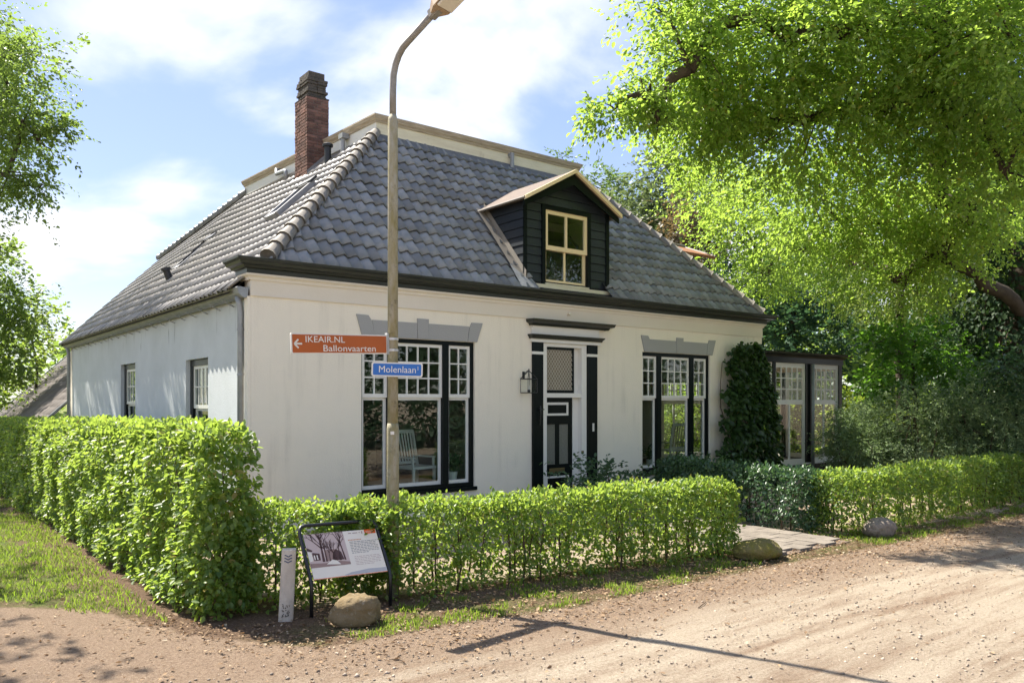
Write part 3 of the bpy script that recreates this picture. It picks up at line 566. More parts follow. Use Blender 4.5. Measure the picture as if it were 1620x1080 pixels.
roof = k.build('roof', M_DECK, house)
TW, TE, TLN, NS = .226, .339, .40, 10
def prof(s): return .030 * math.sin(2 * math.pi * s + 2.2) + .004 * math.sin(4 * math.pi * s + .6)
def tile_local(w_=TW, prof=None, lift=.052, lip=.022):
    prof = prof or globals()['prof']; v = []; ss = [i / NS for i in range(NS + 1)]
    for i, s in enumerate(ss): v.append((s * (w_ + .012), 0, prof(s) + lift + .006 * (s > .95)))
    for s in ss: v.append((s * (w_ + .012), TLN, prof(s) + .010))
    for s in ss: v.append((s * (w_ + .012), .004, prof(s) + lift - lip))
    n = NS + 1
    f = [(i, i + 1, n + i + 1, n + i) for i in range(NS)] + [(2 * n + i, 2 * n + i + 1, i + 1, i) for i in range(NS)]
    return v, f
TV, TFc = tile_local()
TVL, _ = tile_local(prof=lambda s: .020 * (.5 - s / .78 if s < .78 else -.5 + (s - .78) / .22) + .012 * math.sin(2 * math.pi * s + .4), lift=.024, lip=.012)
def tile_field(org, ax, upv, nrm, rows, amax, bounds, skip=None, TV=TV, tmax=99):
    out = []
    for r in range(rows):
        t0 = r * TE
        for c in range(int(amax / TW) + 2):
            a0 = c * TW
            lo, hi = bounds(t0 + TE * .5)
            if a0 + TW < lo - .15 or a0 > hi + .15: continue
            if skip and skip(a0 + TW / 2, t0 + TE / 2): continue
            vs = []; cl = False
            for (x, y, z) in TV:
                y = min(y, tmax - t0); l2, h2 = bounds(t0 + y); a = min(max(a0 + x, l2), h2)
                if abs(a - a0 - x) > 1e-5: cl = True
                vs.append((a, t0 + y, z))
            if max(v[0] for v in vs) - min(v[0] for v in vs) < .02: continue
            ctr = org + ax * (a0 + TW / 2) + upv * (t0 + TE / 2)
            out.append((r, c, cl, vs, ctr))
    return out
PF = math.atan(SF); upF = Vector((0, math.cos(PF), math.sin(PF))); nF = Vector((0, -math.sin(PF), math.cos(PF))); axF = Vector((1, 0, 0)); oF = Vector((0, -.19, ZF(-.19)))
bF = lambda t_: (hipx(-.19 + t_ * upF.y) + .02, W - hipx(-.19 + t_ * upF.y) - .02)
def skF(a, t_):
    y = -.19 + t_ * upF.y; z = ZF(y); return 5.60 < a < 7.75 and z < 6.10 and z > 4.2 or (5.60 < a < 7.75 and z < 6.75 - abs(a - 6.67) * .55)
front = tile_field(oF, axF, upF, nF, 14, W, bF, skF, tmax=4.66)
front.sort(key=lambda q: (q[4] - CAM).length)
base_tile = None; rest = []
for i, (r, c, cl, vs, ctr) in enumerate(front):
    if i < 300:
        o_w = oF + axF * (c * TW) + upF * (r * TE)
        if cl or base_tile is None:
            me = bpy.data.meshes.new('tile'); me.from_pydata([(v[0] - c * TW, v[1] - r * TE, v[2]) for v in vs], [], TFc); me.materials.append(M_TILE); me.polygons.foreach_set('use_smooth', [True] * NS + [False] * NS); me.validate()
            if not cl: base_tile = me
        else: me = base_tile
        ob = bpy.data.objects.new('tile', me); COL.objects.link(ob); ob.parent = roof
        jit = Matrix.Rotation(random.gauss(0, .012), 4, 'X') @ Matrix.Rotation(random.gauss(0, .011), 4, 'Z')
        ob.matrix_local = Matrix.Translation(o_w) @ Matrix((axF, upF, nF)).transposed().to_4x4() @ (jit if not cl else Matrix())
    else: rest.append((oF, axF, upF, nF, vs))
PLa = math.atan(SLP); upL = Vector((math.cos(PLa), 0, math.sin(PLa))); nL = Vector((-math.sin(PLa), 0, math.cos(PLa))); axL = Vector((0, -1, 0)); oL = Vector((-.28, 15.62, ZL(-.28)))
def bL(t_):
    x = -.28 + t_ * upL.x
    yf = -.15 + (x - .209) / 1.15 if x > .209 else .05 + (x < -.1) * .12
    yr = 15.62 if x < KX else (15.62 + (x - KX) / (3.45 - KX) * (9.7 - 15.62) if x < 3.45 else 9.7 - (x - 3.45) / .38 * 6.7)
    return (15.62 - yr, 15.62 - yf - .02)
def skL(a, t_):
    x = -.28 + t_ * upL.x; y = 15.62 - a
    return (3.2 < x < 3.75 and 5.1 < y < 5.82) or (1.72 < x < 2.5 and 3.0 < y < 3.65) or (1.25 < x < 2.1 and 8.05 < y < 8.72)
for q in tile_field(oL, axL, upL, nL, 17, 15.7, bL, skL, TVL, 5.66): rest.append((oL, axL, upL, nL, q[3]))
upR = Vector((-upL.x, 0, upL.z)); nR = Vector((-nL.x, 0, nL.z)); axR = Vector((0, 1, 0)); oR = Vector((W + .28, 0, oL.z))
bR = lambda t_: (lambda b: (15.62 - b[1], 15.62 - b[0]))(bL(t_))
skR = lambda a, t_: 11.4 < W + .28 - t_ * upL.x < 13.2 and 1.75 < a < 3.45
for q in tile_field(oR, axR, upR, nR, 17, 15.7, bR, skR, TVL, 5.66): rest.append((oR, axR, upR, nR, q[3]))
RV = []; RFc = []; RK = []; RM = []
for (o_, a_, u_, n_, vs) in rest:
    if n_ is not nF: RM += [1] * len(TFc)
    else: RM += [0] * len(TFc)
    jz = random.gauss(0, .004); vs = [(x, y, z + jz * (y < .1)) for x, y, z in vs]; b0 = len(RV); pts_ = [o_ + a_ * x + u_ * y + n_ * z for x, y, z in vs]; RV += [tuple(q_ + (Vector((0, 0, max(0, (q_.x if q_.x < W / 2 else W - q_.x) + .25) * WARP(q_.y))) if n_ is not nF else Vector())) for q_ in pts_]; RFc += [tuple(i + b0 for i in f) for f in TFc]; RK += [random.random()] * len(TFc)
rt = npmesh('tile_mass', RV, RFc, M_TILES, roof, (0, 0, 0), RK, smooth=False); rt['kind'] = 'stuff'; rt.data.materials.append(M_TILEW); rt.data.polygons.foreach_set('material_index', RM[:len(rt.data.polygons)])
# hip and ridge tiles: each a tapered half barrel
k = MB(); n = 7; vs = []
for y, r_ in ((-.02, .135), (.03, .135), (.045, .118), (.36, .098)):
    vs += [(r_ * math.cos(math.pi * (i / n * 1.16 - .08)), y, r_ * math.sin(math.pi * (i / n * 1.16 - .08))) for i in range(n + 1)]
k.add(vs, [(j * (n + 1) + i, j * (n + 1) + i + 1, (j + 1) * (n + 1) + i + 1, (j + 1) * (n + 1) + i) for j in range(3) for i in range(n)] + [(n, *range(n))])
hm = bpy.data.meshes.new('hip_tile'); hm.from_pydata([tuple(v) for v in k.v], [], k.f); hm.materials.append(M_HIP); hm.polygons.foreach_set('use_smooth', [True] * len(hm.polygons))
def hipline(a, b, upn, name='hip_tile', lift=.03):
    a = Vector(a); b = Vector(b); d = (b - a); L = d.length; d.normalize(); nn = max(1, round(L / .325)); s = d.cross(upn).normalized(); u_ = s.cross(d)
    for i in range(nn):
        ob = bpy.data.objects.new(name, hm); COL.objects.link(ob); ob.parent = roof
        ob.matrix_local = Matrix.Translation(a + d * (L / nn * i) + u_ * lift) @ Matrix((s, d, u_)).transposed().to_4x4() @ Matrix.Rotation(random.gauss(0, .02), 4, 'Y')
hipline(pF0 + Vector((.03, .02, .03)), pF1 - (pF1 - pF0).normalized() * .1, (nF + nL).normalized())
hipline(mir(pF0) + Vector((-.03, .02, .03)), mir(pF1) - (mir(pF1) - mir(pF0)).normalized() * .1, (nF + nR).normalized())
hm = hm.copy(); hm.materials[0] = M_TILE
hipline(pK, pR, Vector((-.5, .2, .85)).normalized(), 'ridge_tile', .05); hipline(mir(pK), mir(pR), Vector((.5, .2, .85)).normalized(), 'ridge_tile', .05)
MB().box(-.3, KX, 15.60, 15.66, 0, .05, T=lambda x, y, z: Vector((x, y, ZL(x, y) - .02 + z))).build('verge_board', M_ZINC, roof)
# platform on top
PF_ = [Vector((3.75, 2.90, 0)), Vector((W - 3.75, 2.90, 0)), Vector((W - 3.37, 9.78, 0)), Vector((3.37, 9.78, 0))]
plat = MB().add([v + Vector((0, 0, 8.12)) for v in PF_], [(0, 1, 2, 3)]).build('roof_platform', M_LEAD, house)
for i, m_ in ((0, M_FASC), (1, M_FASC), (2, M_FASC), (3, M_FASCW)):
    a, b = PF_[i], PF_[(i + 1) % 4]; d = (b - a).normalized(); o_ = Vector((d.y, -d.x, 0))
    MB().add([a + o_ * q + Vector((0, 0, z)) for q, z in ((0, 7.6), (.0, 8.08), (-.04, 8.08), (-.04, 7.6))] + [b + o_ * q + Vector((0, 0, z)) for q, z in ((0, 7.6), (.0, 8.08), (-.04, 8.08), (-.04, 7.6))], [(0, 1, 5, 4), (1, 2, 6, 5), (2, 3, 7, 6), (3, 0, 4, 7), (0, 3, 2, 1), (4, 5, 6, 7)]).build('fascia_board', m_, plat)
cs = [(-1, -1), (1, -1), (1, 1), (-1, 1), (-1, -1)]
MB().sweep([(0, 8.04), (.02, 8.04), (.03, 8.08), (.055, 8.11), (.065, 8.15), (.075, 8.17), (.075, 8.20), (0, 8.21)], [(PF_[i % 4], (cs[i][0], cs[i][1], 0)) for i in range(5)]).build('platform_moulding', M_MOULD, plat)
MB().add([(3.75, 2.895, 7.80), (W - 3.75, 2.895, 7.80), (W - 3.62, 2.70, ZF(2.70) + .095), (3.62, 2.70, ZF(2.70) + .095), (3.62, 2.70, ZF(2.70) + .06), (W - 3.62, 2.70, ZF(2.70) + .06)], [(0, 1, 2, 3), (3, 2, 5, 4)]).build('apron_flashing', mat('grey_apron', (.12, .135, .15), .5, .4, var=.25, vscale=4), plat)
B('roof_hatch', M_LEAD, plat, (8.3, 9.2, 4.0, 4.9, 8.21, 8.36), bevel=.02)
MB().tube([(7.35, 2.91, 8.0), (7.35, 2.80, 8.0)], .06, 10).tube([(7.35, 2.80, 8.04), (7.35, 2.80, 7.68)], .05, 10).build('outlet_pipe', M_ZINC, plat, smooth=False)
MB().tube([(3.62, 4.1, 8.0), (3.56, 4.1, 7.98), (3.56, 4.1, 7.62)], .05, 10).box(3.50, 3.66, 4.0, 4.2, 7.95, 8.06).build('outlet_pipe', M_ZINC, plat)
MB().tube([(3.52, 7.55, 8.02), (3.40, 7.55, 8.02), (3.36, 7.45, 7.88), (3.36, 6.9, 7.84), (3.33, 6.78, 7.80), (3.33, 6.76, 7.58)], .05, 10).build('outlet_pipe', M_ZINC, plat, smooth=True)
# chimney, brick by brick
cx0, cx1, cy0, cy1 = 3.16, 3.715, 5.12, 5.82
chim = B('chimney', M_MORTAR, house, (cx0 + .012, cx1 - .012, cy0 + .012, cy1 - .012, 6.6, 9.14))
bms = {}
def brick(x0, x1, y0, y1, z0, z1, m):
    dx, dy, dz = round(x1 - x0, 3), round(y1 - y0, 3), round(z1 - z0, 3); key = (dx, dy, dz, m.name)
    if key not in bms:
        k = MB().box(-dx / 2, dx / 2, -dy / 2, dy / 2, 0, dz); me = bpy.data.meshes.new('brick'); me.from_pydata([tuple(v) for v in k.v], [], k.f); me.materials.append(m)
        bm = bmesh.new(); bm.from_mesh(me); bmesh.ops.recalc_face_normals(bm, faces=bm.faces); bmesh.ops.bevel(bm, geom=list(bm.edges), offset=.005, segments=1, affect='EDGES'); bm.to_mesh(me); bm.free(); bms[key] = me
    ob = bpy.data.objects.new('brick', bms[key]); COL.objects.link(ob); ob.parent = chim
    ob.location = ((x0 + x1) / 2 + random.gauss(0, .003), (y0 + y1) / 2 + random.gauss(0, .003), z0); ob.rotation_euler = (0, 0, random.gauss(0, .012))
nc, ch = 27, .0725
for c in range(nc):
    z0 = 9.14 - (c + 1) * ch; z1 = z0 + ch - .011; m_ = M_BRICK
    xs = [cx0, cx0 + .185, cx0 + .37, cx1] if c % 2 else [cx0, cx0 + .27, cx1]
    ys = [cy0 + .1, cy0 + .33, cy0 + .56, cy1] if c % 2 == 0 else [cy0 + .1, cy0 + .42, cy1 - .1]
    for a, b in zip(xs, xs[1:]): brick(a, b - .011, cy0, cy0 + .1, z0, z1, m_); brick(a, b - .011, cy1 - .095, cy1, z0, z1, m_) if c % 2 else None
    for a, b in zip(ys, ys[1:]): brick(cx0, cx0 + .1, a, b - .011, z0, z1, m_); 
    if c % 2: brick(cx1 - .1, cx1, cy0 + .105, cy1 - .11, z0, z1, m_)
k = MB()
for c in range(10):
    z0 = 9.14 + c * .065; inset = .045 + .018 * math.sin(c * 2.1) if c < 6 else .03 + (c - 6) * .045
    for a, b in ((cx0 + inset, cx0 + .28), (cx0 + .285, cx1 - inset)):
        for e, f in ((cy0 + inset, cy0 + .24), (cy0 + .245, cy0 + .47), (cy0 + .475, cy1 - inset)):
            j = [random.gauss(0, .008) for _ in range(4)]; k.box(a + j[0], b + j[1], e + j[2], f + j[3], z0, z0 + .06)
k.box(cx0 + .08, cx1 - .08, cy0 + .08, cy1 - .08, 9.1, 9.76); kk = k.build('chimney_top_bricks', M_SOOT, chim, bevel=.006); kk['kind'] = 'stuff'
B('chimney_collar', M_SOOT, chim, (cx0 - .004, cx1 + .004, cy0 - .004, cy1 + .004, 9.135, 9.165), bevel=.006)
MB().add([(cx0 - .12, cy0 - .1, ZL(cx0 - .12) + .07), (cx0 - .12, cy1 + .1, ZL(cx0 - .12) + .07), (cx0 + .02, cy1 + .1, ZL(cx0) + .13), (cx0 + .02, cy0 - .1, ZL(cx0) + .13), (cx0 - .12, cy0 - .1, ZL(cx0 - .12) + .03), (cx0 - .12, cy1 + .1, ZL(cx0 - .12) + .03)], [(0, 1, 2, 3), (0, 4, 5, 1)]).build('flashing', M_LEAD, chim)
MB().add([(x, cy0 - .012, ZL(x) + d) for x in (cx0, cx1 + .02) for d in (.03, .22)] + [(x, cy0 - .14, ZL(x) + .09) for x in (cx0, cx1 + .02)], [(0, 1, 3, 2), (0, 2, 5, 4)]).build('flashing', M_LEAD, chim)
# vents and skylights on the left slope
MB().tube([(3.36, 4.44, 7.3), (3.36, 4.44, 7.82)], .075, 12).tube([(3.36, 4.44, 7.82), (3.36, 4.44, 7.87), (3.36, 4.44, 7.90)], [.115, .12, .07], 12).build('vent_pipe', M_PLASTIC, house, smooth=False)
vb = Vector((.84, 7.7, ZL(.84))); MB().tube([vb - nL * .05, vb + Vector((-.08, 0, .28))], .085, 12).tube([vb + Vector((-.08, 0, .28)), vb + Vector((-.10, 0, .34))], [.115, .11], 12).build('vent_pipe', M_PLASTIC, house)
def skylight(x0, x1, y0, y1):
    T = lambda s, d, h: Vector((x0, y0, ZL(x0))) + upL * s + Vector((0, 1, 0)) * d + nL * h; L = (x1 - x0) / upL.x; wd = y1 - y0
    fr = B('skylight', M_LEAD, house, (-.08, L + .05, -.06, .04, .0, .13), (-.08, L + .05, wd - .04, wd + .06, .0, .13), (-.10, .03, .04, wd - .04, .0, .12), (L - .05, L + .06, .04, wd - .04, .0, .15), T=T)
    B('skylight_pane', M_SKYL, fr, (.03, L - .05, .04, wd - .04, .085, .10), T=T); B('skylight_hood', M_PLASTIC, fr, (L - .02, L + .16, -.08, wd + .08, .12, .17), T=T)
skylight(1.74, 2.42, 3.05, 3.62); skylight(1.30, 2.05, 8.10, 8.68)
# ---- front dormer
dx0, dx1, dy, dz0, dz1, dap = 5.53, 7.83, .10, 4.33, 6.13, 6.80; dmx = (dx0 + dx1) / 2
ymain = lambda z: (z - 4.30) / SF - .15
dorm = empty('dormer', (dmx, dy, dz0), parent=house); wx0, wx1, wz0, wz1 = 6.055, 7.225, 4.49, 5.985
dorm['label'] = 'black boarded gable dormer with ochre window over the front door'
nb = 14; bh = (dap - dz0) / nb
for i in range(nb):
    z0, z1 = dz0 + i * bh, dz0 + (i + 1) * bh - .008
    gl = lambda z: (dx0, dx1) if z <= dz1 else (dx0 + (z - dz1) / (dap + .05 - dz1) * (dmx - dx0), dx1 - (z - dz1) / (dap + .05 - dz1) * (dx1 - dmx))
    segs = [(0, 1)]
    if z1 > wz0 - .1 and z0 < wz1 + .05: segs = ['L', 'R']
    for sg in segs:
        a0, a1 = gl(z0); b0, b1 = gl(z1)
        if sg == 'L': a1 = b1 = wx0 - .05
        if sg == 'R': a0 = b0 = wx1 + .05
        if a1 - a0 < .05: continue
        y0_, y1_ = dy - .030, dy - .012
        MB().add([(a0, y0_, z0), (a1, y0_, z0), (b1, y1_, z1), (b0, y1_, z1), (a0, dy + .02, z0), (a1, dy + .02, z0), (b1, dy + .02, z1), (b0, dy + .02, z1)], [(0, 1, 2, 3), (4, 5, 1, 0), (7, 6, 5, 4), (3, 2, 6, 7), (0, 3, 7, 4), (1, 5, 6, 2)]).build('board', M_BOARD, dorm)
    if z1 < dz1 + .12:
        ya, yb = ymain(z0) + .06, ymain(z1) + .06
        for xs_, sg in ((dx0, -1), (dx1, 1)):
            MB().add([(xs_ + sg * .032, dy - .03, z0), (xs_ + sg * .032, ya, z0), (xs_ + sg * .014, yb, z1), (xs_ + sg * .014, dy - .03, z1), (xs_ - sg * .02, dy, z0), (xs_ - sg * .02, ya, z0), (xs_ - sg * .02, yb, z1), (xs_ - sg * .02, dy, z1)], [(0, 1, 2, 3), (4, 5, 1, 0), (7, 6, 5, 4), (3, 2, 6, 7), (0, 3, 7, 4), (1, 5, 6, 2)]).build('board', M_BOARD, dorm)
for a_, b_ in ((dx0 - .045, dx0 + .05), (dx1 - .05, dx1 + .045)): B('corner_post', M_BLACK, dorm, (a_, b_, dy - .045, dy - .028, dz0, dz1))
B('window_casing', M_BLACK, dorm, (wx0 - .09, wx0, dy - .06, dy + .05, wz0 - .02, wz1 + .09), (wx1, wx1 + .09, dy - .06, dy + .05, wz0 - .02, wz1 + .09), (wx0, wx1, dy - .06, dy + .05, wz1, wz1 + .09))
B('dormer_sill', M_FASC, dorm, (dx0 + .12, dx1 + .03, dy - .12, dy - .047, dz0 + .02, dz0 + .12), (wx0 - .02, wx1 + .02, dy - .09, dy + .04, wz0 - .03, wz0), bevel=.004)
zm = (wz0 + wz1) / 2 - .03
sash(dorm, lambda s, d, z: Vector((s, dy - d, z)), wx0, wx1, zm - .03, wz1, -.02, .035, 2, 1, M_CREAM, M_GLASS, st=.075, br=.05)
sash(dorm, lambda s, d, z: Vector((s, dy - d, z)), wx0, wx1, wz0, zm + .045, -.055, -.022, 2, 1, M_CREAM, M_GLASS, st=.075, br=.05)
B('dormer_room', M_ROOM, dorm, (dx0 + .04, dx1 - .04, dy + 1.25, dy + 1.3, dz0, dz1), (dx0 + .03, dx0 + .06, dy + .06, dy + 1.25, dz0, dz1), (dx1 - .06, dx1 - .03, dy + .06, dy + 1.25, dz0, dz1), (dx0 + .04, dx1 - .04, dy + .06, dy + 1.25, dz1 - .02, dz1))
M_DROOF = mat('dormer_roof_felt', (.20, .15, .12), .8, .3, vscale=9, col2=(.12, .10, .085), bump=.3)
ex0, ex1, ez, az, fy = 5.34, 8.02, 6.10, 6.84, -.17
for sg, e in ((1, ex0), (-1, ex1)):
    yb_e, yb_a = ymain(ez) + .12, ymain(az) + .12
    MB().add([(e, fy, ez), (dmx, fy, az), (dmx, yb_a, az), (e, yb_e, ez), (e, fy, ez - .035), (dmx, fy, az - .035), (dmx, yb_a, az - .035), (e, yb_e, ez - .035)], [(0, 1, 2, 3), (7, 6, 5, 4), (0, 4, 5, 1), (0, 3, 7, 4), (2, 6, 7, 3)]).build('dormer_roof', M_DROOF, dorm)
    MB().add([(e, fy - .03, ez + .012), (dmx, fy - .03, az + .012), (dmx, fy - .03, az - .065), (e, fy - .03, ez - .065), (e, fy + .03, ez + .012), (dmx, fy + .03, az + .012), (dmx, fy + .03, az - .065), (e, fy + .03, ez - .065)], [(0, 1, 2, 3), (4, 7, 6, 5), (0, 4, 5, 1), (3, 2, 6, 7), (0, 3, 7, 4)]).build('verge_trim', M_CREAM, dorm)
    MB().add([(e + sg * .02, fy + .05, ez - .07), (dmx, fy + .05, az - .08), (dmx, fy + .05, az - .30), (e + sg * .02, fy + .05, ez - .17), (e + sg * .02, fy + .08, ez - .07), (dmx, fy + .08, az - .08), (dmx, fy + .08, az - .30), (e + sg * .02, fy + .08, ez - .17)], [(0, 1, 2, 3), (4, 7, 6, 5), (0, 4, 5, 1), (3, 2, 6, 7), (0, 3, 7, 4)]).build('barge_board', M_BLACK, dorm)
    MB().tube([(e, fy, ez - .02), (e, yb_e, ez - .02)], .03, 8).build('eave_trim', M_HIP, dorm)
MB().add([(dx0 - .04, y, ZF(y) + .10) for y in (-.02, 1.40)] + [(dx0 - .24, y, ZF(y) + .095) for y in (-.02, 1.40)] + [(dx0 - .036, y, ZF(y) + .24) for y in (-.02, 1.40)], [(0, 1, 3, 2), (0, 4, 5, 1)]).build('flashing', M_HIP, dorm)
MB().add([(dx0 - .30, -.20, 4.33), (dx0 + .12, -.22, 4.325), (dx0 + .12, -.02, 4.40), (dx0 + .02, .25, ZF(.25) + .11), (dx0 - .26, .22, ZF(.22) + .10)], [(0, 1, 2, 3, 4)]).build('flashing', M_LEAD, dorm)
# ---- dormer on the right slope
d2 = empty('dormer', (13.0, 2.6, 4.6), parent=house)
B('dormer_wall', M_BOARD, d2, (11.0, 12.75, 1.75, 3.45, 4.6, 6.0))
for sg, y in ((-1, 1.5), (1, 3.7)):
    MB().add([(13.4, y, 6.05), (10.6, y, 6.05), (10.6, 2.6, 6.47), (13.4, 2.6, 6.47), (13.4, y, 5.97), (10.6, y, 5.97), (10.6, 2.6, 6.39), (13.4, 2.6, 6.39)], [(0, 1, 2, 3), (4, 7, 6, 5), (0, 4, 5, 1), (0, 3, 7, 4)]).build('dormer_roof', M_ORANGET, d2)
    MB().tube([(13.4, y, 6.04), (13.4, 2.6, 6.46)], .045, 6).build('verge_tile', M_HIP, d2)
MB().tube([(13.42, 2.6, 6.49), (10.7, 2.6, 6.49)], .05, 8).build('ridge', M_HIP, d2)

# ================================================================== CONSERVATORY
con = empty('conservatory', (15.4, 1.8, 0), 'glazed garden room with black flat roof and white sashes beside the climber', 'conservatory')
CY0, CY1, CX1 = .04, 3.7, 17.28
TC = lambda s, d, z: Vector((s, CY0 - d, z)); TCB = lambda s, d, z: Vector((s, CY1 + d, z)); TCR = lambda s, d, z: Vector((CX1 + d, s, z))
for a, b in ((13.37, 13.42), (13.87, 14.0), (15.42, 15.70), (17.12, CX1)): B('post', M_BLACK, con, (a, b, CY0 - .03, CY0 + .10, .0, 3.12))
for a, b in ((13.37, 13.5), (14.9, 15.0), (16.2, 16.3), (17.16, CX1)): B('post', M_WHITE, con, (a, b, CY1 - .1, CY1, .0, 3.12))
MB().box(CX1 - .13, CX1, 1.8, 1.92, 0, 3.12).build('post', M_BLACK, con)
for T, spans in ((TC, ((13.42, 13.87), (14.0, 15.42), (15.70, 17.12))), (TCB, ((13.5, 14.9), (15.0, 16.2), (16.3, 17.16))), (TCR, ((.16, 1.8), (1.92, 3.58)))):
    for a, b in spans:
        wn = B('window', M_WHITE, con, (a, b, -.08, -.0, .40, .46), (a, b, -.08, 0, 3.06, 3.12), (a, a + .03, -.08, 0, .46, 3.06), (b - .03, b, -.08, 0, .46, 3.06), T=T)
        sash(wn, T, a + .03, b - .03, 2.06, 3.06, -.06, -.02, 5 if b - a > 1 else 2, 3, M_WHITE, M_CGLASS, st=.06, br=.03)
        sash(wn, T, a + .03, b - .03, .46, 2.06, -.06, -.02, 2 if b - a > 1 else 1, 1, M_WHITE, M_CGLASS, st=.055, br=.07)
B('plinth', M_BLACK, con, (13.37, CX1, CY0 - .02, CY0 + .1, -.05, .40), (13.37, CX1, CY1 - .1, CY1, -.05, .40), (CX1 - .1, CX1, CY0 + .1, CY1 - .1, -.05, .40)); B('sill', M_WHITE, con, (13.37, CX1 + .03, CY0 - .06, CY0 - .021, .37, .41))
B('fascia', M_BLACK, con, (13.365, CX1 + .02, CY0 - .06, CY1 + .06, 3.12, 3.27)); B('floor', M_PAVE, con, (13.365, CX1 - .1, CY0 + .1, CY1 - .1, .30, .38))
MB().sweep([(0, 3.27), (.06, 3.27), (.10, 3.32), (.22, 3.35), (.24, 3.40), (0, 3.42)], [((13.37, CY0, 0), (0, -1, 0)), ((CX1, CY0, 0), (1, -1, 0)), ((CX1, CY1, 0), (1, 1, 0)), ((13.37, CY1, 0), (0, 1, 0))]).build('roof_edge', M_CORN, con)
B('roof_deck', M_LEAD, con, (13.37, CX1, CY0, CY1, 3.30, 3.41)); B('ceiling', M_CEIL, con, (13.4, CX1 - .12, CY0 + .1, CY1 - .1, 3.06, 3.115))
for i in range(5): B('ceiling_beam', M_CEIL, con, (13.7 + i * .8, 13.78 + i * .8, CY0 + .1, CY1 - .1, 2.96, 3.055))
MB().tube([(15.66, CY0 - .09, 3.12), (15.66, CY0 - .09, .0)], .045, 10).build('downpipe', M_ZINC, con, smooth=True)

# ================================================================== REAR WING (low roof at far left)
wing = empty('rear_barn', (2, 22, 0), 'low brown tiled barn wing behind the farmhouse corner', 'barn')
wz = lambda x: 1.5 + (x + .65) * .97
WY0, WY1 = 15.72, 29.5
B('wall', M_WALL, wing, (-.45, 7, WY0 + .1, WY1, -.05, 1.35)); MB().add([(-.68, WY0, wz(-.68) - .06), (4.2, WY0, wz(4.2) - .06), (4.2, WY1, wz(4.2) - .06), (-.68, WY1, wz(-.68) - .06), (8, WY0, 1.6), (8, WY1, 1.6)], [(0, 1, 2, 3), (1, 4, 5, 2)]).build('roof', M_DECK, wing)
MB().add([(-.45, WY0 + .1, 1.3), (4.2, WY0 + .1, wz(4.2) - .1), (7, WY0 + .1, 1.3)], [(0, 1, 2)]).build('gable', M_WALL, wing)
V_, F_, K_ = [], [], []; sl = math.atan(.97)
for r in range(20):
    x0 = -.72 + r * .24; 
    for c in range(int((WY1 - WY0) / .3)):
        y0 = WY0 + c * .3 + (r % 2) * .15; b0 = len(V_); j = random.gauss(0, .004)
        a = (x0, wz(x0) + .035 + j); b_ = (x0 + .29, wz(x0 + .29) + .005 + j)
        V_ += [(a[0], y0, a[1]), (a[0], y0 + .292, a[1]), (b_[0], y0 + .292, b_[1]), (b_[0], y0, b_[1]), (a[0], y0, a[1] - .03), (a[0], y0 + .292, a[1] - .03)]
        F_ += [(b0, b0 + 1, b0 + 2, b0 + 3), (b0 + 4, b0 + 5, b0 + 1, b0)]; K_ += [random.random()] * 2
npmesh('flat_tiles', V_, F_, M_FLAT, wing, (2, 22, 0), K_)['kind'] = 'stuff'
for y in (WY0 - .02, WY1): MB().bar((-.72, y, wz(-.72) + .03), (4.2, y, wz(4.2) + .03), .10, .05).build('verge_trim', M_ZINC, wing)
MB().sweep([(0, 1.36), (.08, 1.36), (.1, 1.44), (0, 1.44)], [((-.68, WY0, 0), (-1, 0, 0)), ((-.68, WY1, 0), (-1, 0, 0))]).build('gutter', M_PLASTIC, wing)

# ================================================================== STREET LAMP AND SIGNS
LP = at(621.5, 800, 8.6); LP = Vector((LP.x, LP.y, 0)); AD = Vector((.25, -.97, 0))
lamp = empty('street_lamp', LP, 'tall lichen-spotted street lamp standing in the front hedge', 'street lamp')
MB().tube([LP + Vector((0, 0, z)) for z in (0, 1.80, 1.86)], [.068, .066, .058], 16).build('pole_base', M_POLE, lamp, smooth=True)
MB().tube([LP + Vector((0, 0, z)) for z in (1.85, 5.12, 5.18)], [.057, .053, .038], 16).build('pole', M_POLE, lamp, smooth=True)
B('pole_sticker', M_SIGNW, lamp, (-.02, .02, 0, .002, 0, .035), T=lambda x, y, z: LP + RIGHT * (x + .005) - FWD * (.068 + y) + Vector((0, 0, 1.74 + z)))
arm = [LP + Vector((0, 0, 5.16)), LP + Vector((0, 0, 5.45))] + [LP + AD * (.30 * (1 - math.cos(a))) + Vector((0, 0, 5.50 + .42 * math.sin(a))) for a in [R(x) for x in (15, 30, 45, 60, 75)]]
arm.append(arm[-1] + AD * .37 + Vector((0, 0, .19)))
MB().tube(arm, [.036] * len(arm), 12).build('arm', M_ARM, lamp, smooth=True)
he = arm[-1]; hd = (AD * .90 + Vector((0, 0, .42))).normalized(); hs = hd.cross(Vector((0, 0, 1))).normalized(); hn = hs.cross(hd)
TH = lambda x, y, z: he + hd * x + hs * y + hn * z
k = MB()
for (x, wd, h0, h1) in ((-.04, .05, -.05, .05),): k.box(x, .10, -wd, wd, h0, h1, T=TH)
k.build('luminaire_socket', M_ARM, lamp, bevel=.015)
k = MB(); sec = [(.0, .05, .04, -.03), (.10, .12, .07, -.05), (.55, .15, .09, -.05), (.75, .12, .07, -.04), (.80, .05, .03, -.02)]
vs = []
for x, y, zt, zb in sec: vs += [TH(x, -y, zb), TH(x, y, zb), TH(x, y * .8, zt), TH(x, -y * .8, zt)]
k.add(vs, [(i * 4 + j, i * 4 + (j + 1) % 4, i * 4 + 4 + (j + 1) % 4, i * 4 + 4 + j) for i in range(4) for j in range(4)] + [(3, 2, 1, 0), (16, 17, 18, 19)]).build('luminaire', M_LAMP, lamp, bevel=.008)
